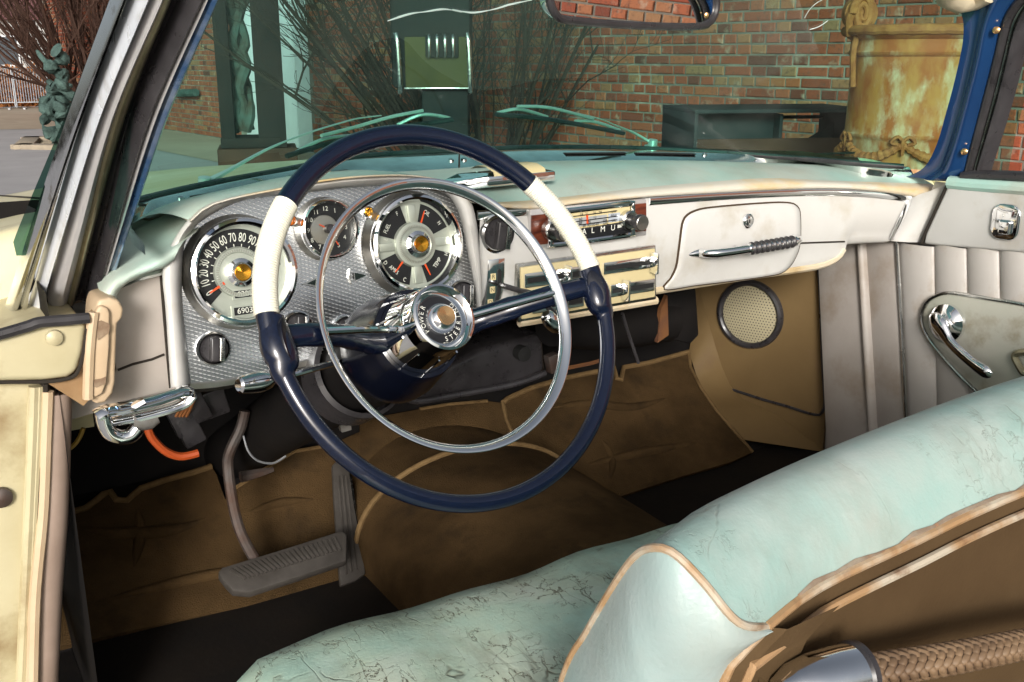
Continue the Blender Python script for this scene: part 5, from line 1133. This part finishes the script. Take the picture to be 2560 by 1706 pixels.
mk('cowl_side', MB().add([(.735, .2, .40), (.735, 1.76, .40), (.735, 1.76, 1.0), (.735, .2, 1.0)], [(0, 1, 2, 3)]), M['taupe'], shell, smooth=0)
mk('sill', MB().box(Fr((-.86, .4, .36), (1, 0, 0), (0, 1, 0)), .14, 1.55, .14), M['jamb_paint'], shell, bevel=.02)
# quilting seams on the firewall felt
for k in range(7):
    a = -.80+k*.17
    for s_ in (1, -1): mk('quilt_seam', MB().tube([Vector((a, 1.736, .66 if s_ > 0 else 1.0)), Vector((a+.3, 1.736, 1.0 if s_ > 0 else .66))], .002, 4), pm('felt_seam', (.05, .045, .04), .8) if k == 0 and s_ == 1 else bpy.data.materials['felt_seam'], shell)
flo = grp('floor_covering', (-.1, 1.3, .45), car, 'brown felt carpets and black rubber mats in the footwells')
mk('rubber_mat', MB().plate([Vector((x, y, .418)) for x, y in ((-.80, 1.452), (-.30, 1.46), (-.30, .35), (-.80, .35))], (0, 0, 1), .006), M['rubber_mat'], flo)
mk('rubber_mat', MB().plate([Vector((x, y, .418)) for x, y in ((.02, 1.46), (.72, 1.452), (.72, .35), (.02, .35))], (0, 0, 1), .006), M['rubber_mat'], flo)
dl = [(30, 700), (100, 690), (160, 686), (235, 665), (290, 625), (330, 592), (365, 580), (395, 622), (450, 626), (520, 565), (650, 520), (780, 485), (890, 450), (915, 490), (960, 620), (1015, 560), (1150, 470), (1320, 372), (1500, 340), (1700, 250), (1867, 205), (1960, 190)]
bot = [(1990, 640), (1830, 700), (1735, 790), (1700, 900), (1690, 1010), (1600, 1060), (1500, 1093), (1420, 1085), (1300, 1130), (640, 1262), (85, 1388), (0, 1405)]
out = [toe(E3(*q), .010) for q in dl+bot]
mk('carpet', MB().plate(out, TN, .012), M['carpet'], flo, smooth=40, tri=True)
mk('binding', MB().tube([toe(E3(*q), .012) for q in dl[:13]], .0055, 8), M['binding'], flo); mk('binding', MB().tube([toe(E3(*q), .012) for q in dl[15:19]], .0036, 6), M['binding'], flo)
mk('binding', MB().tube(cr([toe(E3(*q), .012) for q in ((1500, 1093), (1590, 1065), (1700, 1015))], 8), .0036, 6), M['binding'], flo)
cq = [(0, 480), (120, 450), (350, 408), (520, 380), (750, 360), (835, 372), (860, 470), (900, 560), (960, 700), (1010, 800), (760, 730), (500, 720), (300, 800), (100, 900), (0, 980)]
mk('carpet', MB().plate([toe(E4(*q), .013) for q in cq], TN, .008), M['carpet'], flo, smooth=40, tri=True)
mk('binding', MB().tube([toe(E4(*q), .015) for q in cq[2:5]], .0034, 6), M['binding'], flo)
pq_ = [(840, 370), (870, 345), (1000, 285), (1200, 225), (1400, 185), (1498, 165), (1512, 232), (1535, 236), (1552, 162), (1700, 135), (1935, 70), (1945, 160), (2010, 290), (2100, 420), (2310, 660), (2180, 720), (1900, 800), (1500, 930), (1290, 1000), (1190, 890), (1010, 800), (960, 700), (900, 560), (860, 470)]
mk('carpet', MB().plate([toe(E4(*q), .017) for q in pq_], TN, .008), M['carpet'], flo, smooth=40, tri=True)
mk('binding', MB().tube([toe(E4(*q), .019) for q in pq_[:11]], .0056, 8), M['binding'], flo); mk('binding', MB().tube([toe(E4(*q), .019) for q in pq_[10:15]], .0036, 6), M['binding'], flo); mk('binding', MB().tube([toe(E4(*q), .019) for q in pq_[20:]+pq_[:1]], .0046, 6), M['binding'], flo)
for pth, r_ in ((((150, 760), (400, 800), (700, 780), (900, 700)), .012), (((200, 1180), (600, 1080), (1000, 1000), (1400, 1010)), .010), (((500, 640), (520, 800), (480, 1000)), .010), (((1050, 700), (1250, 640), (1450, 620)), .009)):
    mk('carpet_fold', MB().tube(cr([toe(E3(*q), .008) for q in pth], 24), [max(.001, r_*math.sin(math.pi*i/23)) for i in range(24)], 10), M['carpet'], flo, smooth=180)
for pth, r_ in ((((1050, 420), (1300, 380), (1600, 400), (1850, 330)), .012), (((1250, 760), (1500, 700), (1800, 640), (2050, 600)), .011), (((1400, 560), (1480, 700), (1460, 860)), .009)):
    mk('carpet_fold', MB().tube(cr([toe(E4(*q), .014) for q in pth], 24), [max(.001, r_*math.sin(math.pi*i/23)) for i in range(24)], 10), M['carpet'], flo, smooth=180)
# transmission hump
def hump(Y, k=1.0): return [Vector((-.118+.232*k*math.cos(math.pi*i/30), Y+.035*math.sin(math.pi*i/30), .418+.150*k*math.sin(math.pi*i/30)**.8)) for i in range(31)]
mk('tunnel_cover', MB().loft([hump(1.70, .9), hump(1.50, .97), hump(1.425), hump(1.3), hump(1.15, .99), hump(1.0, .97), hump(.7, .95)]), M['carpet'], flo, smooth=80)
mk('binding', MB().tube([p+Vector((0, -.002, .003)) for p in hump(1.425, 1.005)], .0050, 8), M['binding'], flo)
# ---- pedals
ped = grp('brake_pedal', toe(E3(1250, 980), .08), car, 'wide ribbed brake pedal on a bent iron arm')
BO = at(E3(1250, 940), X=-.50); BN = Vector((.0, -.45, .89)).normalized()
bp_ = lambda x, y, o=0.0: on(E3(x, y), BO, BN, o)
mk('pad', MB().plate([bp_(*q) for q in ((930, 1010), (926, 990), (945, 972), (1250, 880), (1550, 785), (1575, 786), (1592, 805), (1590, 935), (1350, 1015), (1090, 1100), (1000, 1092), (960, 1050))], BN, .016), M['pedal'], ped, bevel=.003, tri=True)
for k in range(23):
    t = k/22; a = (985+t*540, 985-t*165); b = (1065+t*490, 1035-t*150); A, B = bp_(*a, .0), bp_(*b, .0); d = B-A; mk('pad_rib', MB().box(Fr((A+B)/2, d, BN.cross(d)), d.length, .0042, .005), M['pedal'], ped)
mk('arm', MB().tube(cr([bp_(1110, 925, -.01), at(E3(1040, 790), Y=1.40), at(E3(1000, 640), Y=1.42), at(E3(975, 450), Y=1.44), at(E3(985, 370), Y=1.44), at(E3(1040, 250), Y=1.44), at(E3(1062, 160), Y=1.44)], 30), .0085, 10), M['iron'], ped)
gas_p = grp('accelerator_pedal', toe(E3(1600, 750), .03), car, 'tall worn accelerator pedal beside the hump')
AN = Vector((.1, -.62, .78)).normalized(); AO = toe(E3(1600, 750), .035); ap = lambda x, y, o=0.0: on(E3(x, y), AO, AN, o)
mk('pad', MB().plate([ap(*q) for q in ((1517, 440), (1540, 418), (1585, 416), (1610, 440), (1650, 700), (1690, 1005), (1640, 1040), (1560, 1068), (1545, 900), (1525, 600))], AN, .01), M['pedal'], gas_p, bevel=.003, tri=True)
for k in range(3): mk('pad_rib', MB().tube([ap(1548+k*20, 500), ap(1590+k*26, 1010-k*12)], .0022, 5), M['pedal'], gas_p)
mk('side_trim', MB().tube([ap(1606, 470, .002), ap(1632, 650, .002), ap(1655, 780, .002)], .0018, 6), M['chrome_old'], gas_p)
# ---- under the dash: heater box, brackets, cables
ud = grp('heater_box', (.05, 1.55, .72), car, 'black heater box and brackets under the dash')
e4 = lambda x, y, Y: at(E4(x, y), Y=Y)
mk('box', MB().plate([e4(*q, 1.50) for q in ((330, 370), (230, 315), (420, 200), (700, 60), (1080, -40), (1100, 190), (900, 270), (560, 330))], (0, -1, 0), .15), M['black_gloss'], ud, bevel=.012, seg=3, tri=True)
mk('box_lip', MB().tube(cr([e4(*q, 1.495) for q in ((235, 318), (330, 362), (560, 325), (900, 262), (1090, 195))], 24), .006, 8), M['black_gloss'], ud)
mk('knob', MB().lathe(Fr.fromz(e4(935, 70, 1.495), (0, -1, 0)), [(.014, 0), (.014, .02), (.0001, .022)], 20), M['dark_slot'], ud)
mk('bracket', MB().plate([e4(*q, 1.47) for q in ((1110, 105), (1170, 80), (1180, 180), (1130, 205))], (0, -1, 0), .02), M['iron'], ud, bevel=.002)
mk('bracket', MB().plate([at(E1(*q), Y=1.42) for q in ((165, 1300), (215, 1190), (225, 1500), (140, 1560))], (0, -1, 0), .01), M['rust'], ud)
mk('bracket', MB().plate([at(E1(*q), Y=1.45) for q in ((215, 1180), (440, 1130), (465, 1500), (400, 1568), (230, 1530))], (0, -1, 0), .08), M['black'], ud, bevel=.004)
mk('duct', MB().tube(cr([at(G(1270, 740), Y=1.42), at(G(1400, 750), Y=1.45), at(G(1530, 735), Y=1.48)], 16), .045, 14), M['black'], ud)
mk('rusty_strip', MB().tube([e4(1225, 165, 1.56), e4(1350, 140, 1.56), e4(1420, 120, 1.56)], .004, 5), M['rust'], ud)
mk('cable', MB().tube(cr([at(G(1430, 720), Y=1.32), at(G(1445, 770), Y=1.33), at(G(1467, 835), Y=1.33)], 14), .003, 6), M['black_gloss'], ud)
mk('side_tab', MB().plate([at(G3(*q), Y=1.40) for q in ((680, 830), (770, 770), (780, 890), (710, 910))], (0, -1, 0), .01), M['grey_metal'], ud)
wi = grp('wiring', at(E3(700, 300), Y=1.35), car, 'orange cable and connectors hanging under the dash')
mk('cable', MB().tube(cr([at(E3(*q), Y=1.28) for q in ((555, 235), (580, 300), (650, 370), (730, 398), (820, 380))], 24), .0055, 8), M['orange_wire'], wi)
for k in range(4): mk('wire', MB().tube(cr([at(E3(760+k*14, 95), Y=1.33), at(E3(735+k*16, 140), Y=1.33), at(E3(705+k*18, 190), Y=1.34)], 8), .0022, 5), M['brown_wire'], wi)
for x, y in ((730, 200), (800, 130), (770, 250)):
    mk('connector', MB().box(Fr(at(E3(x, y), Y=1.35), (1, 0, .35), (-.35, 0, 1)), .03, .05, .02), M['black_gloss'], wi, bevel=.003)
mk('wire', MB().tube(cr([at(E3(*q), Y=1.3) for q in ((118, 375), (170, 345), (205, 300), (225, 250))], 12), .003, 6), pm('yellow_wire', (.40, .25, .04), .5), wi)
mk('wire', MB().tube(cr([at(E3(*q), Y=1.35) for q in ((1055, 290), (1080, 370), (1130, 420), (1210, 432), (1275, 395))], 20), .0016, 5), M['galv'], wi)
mk('fuse_block', MB().box(Fr(at(E3(870, 120), Y=1.38), (1, 0, .2), (-.2, 0, 1)), .05, .04, .03), M['black_gloss'], wi, bevel=.003)
mk('brake_switch', MB().tube([at(E3(1040, 505), Y=1.50), at(E3(1090, 495), Y=1.50), at(E3(1150, 480), Y=1.50), at(E3(1210, 465), Y=1.50)], [.010, .009, .007, .004], 6), M['iron'], wi)

# ================================================================== RIGHT SIDE: kick panel, trim, door, pillar
KO = Vector((.66, 1.54, .7)); KN = Vector((-.94, -.34, 0)).normalized()
kk = lambda q, o=0.0: on(q, KO, KN, o)
kick = grp('kick_panel', kk(E1(862, 1337)), car, 'tan kick panel with a round perforated speaker grille')
ko = [E1(430, 1060), E1(1000, 1000), E1(1400, 930), E2(345, 900), E2(366, 1370), E2(350, 1600), G(1880, 1075), G(1800, 1060), G(1735, 1040), G(1640, 950), G(1588, 830)]
mk('board', MB().plate([kk(q) for q in ko], KN, .01), M['brown_board'], kick, tri=True)
mk('trim_line', MB().tube(cr([kk(q, .003) for q in (E1(1393, 960), E2(335, 700), E2(350, 1100), E2(362, 1300), E2(350, 1365), E2(310, 1383), E2(150, 1335), E2(0, 1292), G(1680, 895), G(1620, 880))], 60), .0032, 6), M['black_gloss'], kick)
kl = [cr([toe(E4(*q), .004) for q in ((1935, 70), (2010, 290), (2100, 420), (2240, 585))], 12), cr([kk(q, .001) for q in (E1(470, 1160), G(1680, 890), G(1780, 950), G(1900, 1040))], 12)]
mk('lower_board', MB().loft(kl), M['brown_board'], kick)
SF = Fr.fromz(kk(E1(862, 1337), .002), KN, (0, 1, 0))
mk('speaker_grille', MB().lathe(SF, [(.0001, .006), (.05, .005), (.066, .001)], 48), M['perforated'], kick)
mk('speaker_ring', MB().lathe(SF, [(.064, .0), (.066, .007), (.070, .010), (.076, .008), (.079, .0)], 56), M['black_gloss'], kick)
door = grp('passenger_door', at(E2(1200, 700), X=.71), car, 'pale pleated passenger door trim with chrome crank and lock')
def strip(name, tl, tr, bl, br, X, mat, bulge, parent, n=12):
    A = [at((tl[0]+(bl[0]-tl[0])*i/n, tl[1]+(bl[1]-tl[1])*i/n), X=X) for i in range(n+1)]; B = [at((tr[0]+(br[0]-tr[0])*i/n, tr[1]+(br[1]-tr[1])*i/n), X=X) for i in range(n+1)]
    rows = [[p+Vector((.02, 0, 0)) for p in A], A]+[[a.lerp(b, k)-Vector((bulge*math.sin(math.pi*k)**.6, 0, 0)) for a, b in zip(A, B)] for k in (.06, .16, .3, .5, .7, .84, .94)]+[B, [p+Vector((.02, 0, 0)) for p in B]]
    return mk(name, MB().loft(rows), mat, parent, smooth=60)
strip('side_trim', E2(320, 400), E2(556, 405), E2(375, 1600), E2(628, 1600), .690, M['taupe'], .004, kick)
strip('trim_roll', E2(548, 405), E2(590, 405), E2(618, 1600), E2(665, 1600), .690, M['taupe'], .012, kick)
strip('side_trim', E2(588, 405), E2(762, 405), E2(655, 1600), E2(828, 1600), .694, M['taupe'], .005, kick)
mk('door_edge_bead', MB().tube([at(E2(*q), X=.69) for q in ((766, 415), (795, 900), (826, 1600))], .0038, 8), M['chrome_old'], door); mk('door_gap', MB().tube([at(E2(*q), X=.70) for q in ((757, 415), (786, 900), (815, 1600))], .004, 6), M['seam'], door)
for x0, x1, b0, b1 in ((772, 976, 832, 992), (978, 1157, 994, 1176), (1159, 1340, 1178, 1360), (1342, 1520, 1362, 1545), (1522, 1720, 1547, 1750)):
    strip('pleat', E2(x0, 415), E2(x1, 430+(x1-772)*.06), E2(b0, 1500), E2(b1, 1500), .702, M['door_leather'], .009, door)
ub_ = [E2(1052, 92), E2(1120, 84), E2(1478, 118), E2(1760, 140), E2(1760, 512), E2(1478, 478), E2(1340, 466), E2(1180, 452), E2(1000, 436), E2(912, 428), E2(925, 370), E2(980, 250)]
mk('upper_trim', MB().plate([at(q, X=.690) for q in ub_], (-1, 0, 0), .04), M['white_vinyl'], door, bevel=.006, seg=3, tri=True)
mk('door_gap', MB().tube(cr([at(E2(*q), X=.695) for q in ((1062, 72), (1040, 118), (985, 240), (930, 360), (908, 420))], 20), .0035, 6), M['seam'], door)
inq = [(1760, 830), (1478, 765), (1300, 735), (1150, 710), (1060, 700), (1000, 712), (945, 745), (912, 800), (905, 860), (930, 930), (985, 1010), (1080, 1120), (1190, 1230), (1330, 1340), (1760, 1500)]
mk('inset_panel', MB().plate([at(E2(*q), X=.688) for q in inq], (-1, 0, 0), .012), pm('pale_green_inset', (.56, .54, .47), .42, col2=(.47, .48, .40), vscale=6, col3=(.30, .24, .15), c3scale=12, c3mid=.66), door, bevel=.003, tri=True)
mk('inset_piping', MB().tube(cr([at(E2(*q), X=.687) for q in inq], 60), .0034, 8), M['chrome_old'], door)
CF = Fr.fromz(at(E2(1050, 868), X=.686), (-1, 0, 0), (0, -1, 0))
mk('crank_escutcheon', MB().lathe(CF, [(.036, -.001), (.035, .006), (.028, .012), (.018, .018), (.0001, .019)], 40), M['chrome'], door)
ch_ = [at(E2(*q), X=x) for q, x in (((955, 830), .664), ((1000, 870), .655), ((1060, 970), .652), ((1150, 1060), .650), ((1240, 1130), .650), ((1300, 1160), .652))]
mk('crank_handle', MB().tube(cr(ch_, 30), [.006, .010, .013, .015, .0155, .015, .0145, .0135, .0125, .0118, .011]+[.0102]*12+[.0105, .011, .0115, .012, .012, .010, .005], 14, sec=[(math.cos(2*math.pi*k/14), .62*math.sin(2*math.pi*k/14)) for k in range(14)], up=(-1, 0, 0)), M['chrome'], door)
LF = Fr.fromz(at(E2(1378, 303), X=.688), (-1, 0, 0), (0, -1, 0))
rplate('lock_escutcheon', LF.moved(0, 0, .004), .052, .062, .018, .008, M['chrome'], door, bevel=.003, seg=3); rplate('lock_button', LF.moved(.004, -.008, .012), .022, .024, .004, .012, M['chrome'], door, bevel=.003, seg=3)
mk('pull_handle', MB().tube(cr([at(E2(*q), X=.68) for q in ((1500, 1030), (1450, 1035), (1425, 1055), (1450, 1110), (1478, 1150), (1520, 1170))], 24), .006, 8), M['olive_band'], door)
mk('window_sill', MB().tube(cr([at(C4(*q), X=.70) for q in ((1880, 1372), (1960, 1362), (2050, 1362), (2353, 1372), (2800, 1395))], 24), .010, 10), M['black_gloss'], door)
mk('sill_roll', MB().tube(cr([at(E2(*q), X=.696) for q in ((1062, 82), (1200, 96), (1478, 116), (1760, 138))], 16), .012, 10), M['mint_pad'], door)
def Xr(z): return .705-(z-1.03)*.28
def rp(q, dx=0.0):
    P = at(q, X=.70+dx)
    for _ in range(5): P = at(q, X=Xr(P.z)+dx)
    return P
rpl = grp('windshield_pillar', rp(C4(1900, 700)), car, 'glossy blue right windshield pillar')
Lq = [(1850, 60), (1872, 120), (1885, 200), (1880, 320), (1850, 480), (1800, 690), (1740, 910), (1690, 1085), (1630, 1225), (1570, 1305), (1490, 1352), (1440, 1370)]
Rq = [(2330, -60), (2240, 40), (2180, 150), (2150, 260), (2120, 420), (2070, 620), (2010, 850), (1960, 1040), (1910, 1220), (1880, 1330), (1800, 1392), (1740, 1405)]
LL = cr([rp(C4(*q)) for q in Lq], 40); RR = cr([rp(C4(*q)) for q in Rq], 40)
rows = [[p+Vector((.03, .015, 0)) for p in LL], LL]
for k, b in ((.15, -.003), (.3, -.004), (.45, .0), (.6, .010), (.72, .014), (.82, .010), (.92, .002)): rows.append([a.lerp(c, k)-Vector((b, 0, 0)) for a, c in zip(LL, RR)])
rows += [RR, [p+Vector((.03, 0, 0)) for p in RR]]
mk('pillar_cover', MB().loft(rows), M['blue_paint'], rpl, smooth=70)
for q in (C4(2140, 235), C4(1893, 1175)): screw(Fr.fromz(rp(q, -.012), (-1, -.3, 0)), .006, M['copper'], rpl)
def rband(name, a, b, mat, dx, bulge):
    A = cr([rp(C4(*q), dx) for q in a], 30); B = cr([rp(C4(*q), dx) for q in b], 30)
    mk(name, MB().loft([[p+Vector((.03, 0, 0)) for p in A], A]+[[p.lerp(q, k)-Vector((bulge*math.sin(math.pi*k), 0, 0)) for p, q in zip(A, B)] for k in (.25, .5, .75)]+[B, [p+Vector((.03, 0, 0)) for p in B]]), mat, rpl, smooth=60)
l1 = [(2340, -60), (2250, 40), (2190, 150), (2155, 270), (2115, 440), (2050, 690), (1980, 960), (1925, 1180), (1885, 1340)]
l2 = [(2420, -40), (2330, 50), (2265, 160), (2230, 290), (2190, 460), (2125, 720), (2050, 1000), (1990, 1220), (1955, 1345)]
l3 = [(2450, -20), (2353, 70), (2290, 190), (2255, 310), (2215, 480), (2150, 740), (2075, 1010), (2012, 1230), (1980, 1350)]
l4 = [(2500, 10), (2400, 100), (2345, 200), (2300, 330), (2262, 500), (2195, 760), (2115, 1030), (2045, 1250), (2015, 1352)]
rband('rubber_strip', l1, l2, M['black_gloss'], .004, .008); rband('chrome_bead', l2, l3, M['chrome_old'], .004, .004); rband('window_frame', l3, l4, M['black_gloss'], .004, .007)
mk('roof_header', MB().tube(cr([rp(C4(2080, -70), -.012), rp(C4(1960, -8), -.010), at(C4(1860, 10), X=.585), at(C4(1740, -70), X=.54), Vector((.45, 1.0, 1.40)), Vector((0, 1.09, 1.45)), Vector((-.45, 1.0, 1.42)), Vector((-.60, .93, 1.38)), Vector((-.66, .84, 1.36))], 50), .020, 12), M['headliner'], rpl)

# ================================================================== FRONT BENCH SEAT
seat = grp('front_seat', (0, .6, .45), car, 'front bench seat in cracked mint leather with tan piping')
prof = [(.84, .42), (.885, .46), (.905, .54), (.906, .61), (.892, .655), (.855, .680), (.75, .684), (.60, .668), (.48, .650), (.40, .640)]
rows = []
rn = random.Random(2)
for i in range(60):
    X = -.735+1.45*i/59; e = min(1, (X+.735)/.06); k = math.sqrt(max(0, 1-(1-e)**2)) if e < 1 else 1
    wv = .002*math.sin(X*19)+.0015*math.sin(X*41+1)
    rows.append([Vector((X, y+(wv if y > .7 else 0)*.6, .42+(z-.42)*(.55+.45*k)+(wv if z > .6 else 0))) for y, z in [(v.x, v.y) for v in cr([Vector((a, b, 0)) for a, b in prof], 30)]])
mk('cushion', MB().loft(rows), M['mint_seat'], seat, smooth=180)
g_ = lambda x, y, **k: at(G(x, y), **k)
def ext(st, pts, endY, endz): return cr([st]+pts+[Vector((.2, endY-.004, endz)), Vector((.72, endY, endz))], 60)
ridge = [g_(1600, 1190, Z=.985), g_(1700, 1130, Z=.982), g_(2000, 1000, Z=.980), g_(2353, 870, Z=.980)]
pip = [g_(1880, 1350, Z=.930), g_(2100, 1245, Z=.930), g_(2353, 1130, Z=.930)]
S0, S1, S2, S3, S4 = g_(1760, 1441, X=-.533), g_(1695, 1430, X=-.562), g_(1616, 1338, X=-.576), g_(1552, 1274, X=-.586), g_(1508, 1259, X=-.590)
F1, F2, F3, F4 = g_(1466, 1273, X=-.590), g_(1420, 1332, X=-.590), g_(1350, 1450, X=-.590), g_(1290, 1568, X=-.590)
F5 = F4+Vector((0, .05, -.16))
RID = ext(S4, ridge, .475, .978); PIP = ext(S0, pip, .395, .930)
def between(k, st, bz):
    base = [p.lerp(r, k)+Vector((0, 0, bz)) for p, r in zip(PIP, RID)]; d = st-base[0]
    return [p+d*max(0, 1-i/14)**2 for i, p in enumerate(base)]
def front(st, dv):
    base = [p+Vector(dv) for p in RID]; d = st-base[0]; return [p+d*max(0, 1-i/22)**1.5 for i, p in enumerate(base)]
rows = [PIP, between(.22, S1, .016), between(.48, S2, .022), between(.76, S3, .014), RID, front(F1, (0, .028, -.016)), front(F2, (0, .05, -.045)), front(F3, (0, .075, -.12)), front(F4, (0, .09, -.20)), front(F5, (0, .10, -.34))]
brows = [list(r_) for r_ in zip(*[cr(c_, 34) for c_ in zip(*rows)])]
mk('backrest', MB().loft(brows), M['mint_back'], seat, smooth=180)
rn = random.Random(8); wr = []; w_ = .25                    # leather rubbed through to brown along the rear piping
for i in range(2, 44):
    w_ = min(max(w_+rn.uniform(-.14, .14), .10), .62); a_, b_ = rows[0][i], rows[1][i]; wr.append((a_+Vector((0, -.0006, .0012)), a_.lerp(b_, w_*.5)+Vector((0, -.0012, .0016)), a_.lerp(b_, w_)+Vector((0, -.0005, .0008))))
mk('rubbed_edge', MB().loft([[w[k] for w in wr] for k in range(3)]), pm('rubbed_brown_leather', (.17, .10, .06), .7, col2=(.30, .26, .20), vscale=30, col3=(.45, .16, .04), c3scale=40, c3mid=.66), seat)
E0 = g_(1660, 1568, X=-.560); E1_ = E0+Vector((-.012, .03, -.12)); E2_ = E1_+Vector((-.005, .04, -.14))
sl = [S0, S1, S2, S3, S4, F1, F2, F3, F4, F5]; side = cr(sl, 80); rear_e = cr([S0, S0.lerp(E0, .5)+Vector((-.006, 0, 0)), E0, E1_, E2_], 80)
mk('side_panel', MB().loft([rear_e]+[[a.lerp(b, k)+Vector((-.022*math.sin(math.pi*k)*min(1, i/24), -.006*math.sin(math.pi*k), 0)) for i, (a, b) in enumerate(zip(rear_e, side))] for k in (.12, .25, .4, .55, .7, .85, .94)]+[side]), M['seat_side'], seat, smooth=180)
mk('piping', MB().tube(side, .0026, 8), M['piping'], seat)
mk('piping', MB().tube(rear_e, .0034, 8), M['piping'], seat); mk('piping', MB().tube(PIP, .0034, 8), M['piping'], seat)
dn = Vector((0, -.004, -.016)); PB = [p+dn for p in PIP]; RB = [p+Vector((.014, -.004, -.004)) for p in rear_e]
mk('piping', MB().tube(RB[::-1][:-8]+PB[3:], .0032, 8), M['piping'], seat)
mk('seam_strip', MB().loft([[p+Vector((0, .003, .001)) for p in PIP], [p+Vector((0, .003, 0)) for p in PB]]), M['seat_back'], seat); mk('seam_strip', MB().loft([rear_e, RB]), M['seat_back'], seat)
low_ = [Vector((p.x, p.y+.10, .42)) for p in PB]
mk('rear_panel', MB().loft([[p+Vector((0, .006, 0)) for p in PB]]+[[a.lerp(b, k)+Vector((0, -.012*math.sin(math.pi*k), 0)) for a, b in zip(PB, low_)] for k in (.1, .3, .6)]+[low_]), M['seat_back'], seat, smooth=180)
mb = MB(); mb.loft([RB, [p+Vector((.05, .004, -.002)) for p in RB]]); mk('rear_panel_edge', mb, M['seat_back'], seat)
# robe cord with chrome end
YR = .345; cpath = cr([at(E5(1440, 960), Y=YR), at(E5(1600, 925), Y=YR-.004), at(E5(2000, 862), Y=YR-.008), at(E5(2353, 795), Y=YR-.008), at(E5(2900, 700), Y=YR-.004)], 80)
robe = grp('robe_cord', cpath[10], car, 'braided tan leather robe cord with chrome end on the seat back')
mk('cord_core', MB().tube(cpath, .0086, 12), pm('dark_cord', (.06, .035, .02), .7), robe)
bd = MB()
for i in range(3, 77):
    t = (cpath[i+1]-cpath[i-1]).normalized(); nz = Vector((0, -.6, .8)); nz = (nz-t*nz.dot(t)).normalized(); bi = t.cross(nz)
    for k in range(6):
        a = k*math.pi/3+(i % 2)*math.pi/6; rad = nz*math.cos(a)+bi*math.sin(a); tn = -nz*math.sin(a)+bi*math.cos(a); sg = 1 if k % 2 else -1
        c = cpath[i]+rad*.0086; u = (t+tn*.75*sg).normalized(); v = rad.cross(u)
        vs = [c+u*(.0056*math.cos(b))+v*(.0030*math.sin(b)) for b in [2*math.pi*j/8 for j in range(8)]]+[c+rad*.0022+u*(.0034*math.cos(b))+v*(.0017*math.sin(b)) for b in [2*math.pi*j/8 for j in range(8)]]
        bd.add(vs, [tuple(range(8, 16))]+[(j, (j+1) % 8, 8+(j+1) % 8, 8+j) for j in range(8)])
mk('braid', bd, M['rope'], robe, smooth=80, kind='stuff')
e_ = cpath[2]; tdir = (cpath[6]-cpath[0]).normalized(); ef = Fr.fromz(e_, tdir, (0, 0, 1))
mk('end_cap', MB().lathe(ef, [(.0001, -.058), (.008, -.056), (.014, -.046), (.0175, -.03), (.019, -.012), (.019, .001)], 36), M['chrome_worn'], robe)

mk('end_ring', MB().lathe(ef, [(.019, .0), (.0205, .002), (.0205, .006), (.017, .008), (.010, .007)], 36), M['black_gloss'], robe)
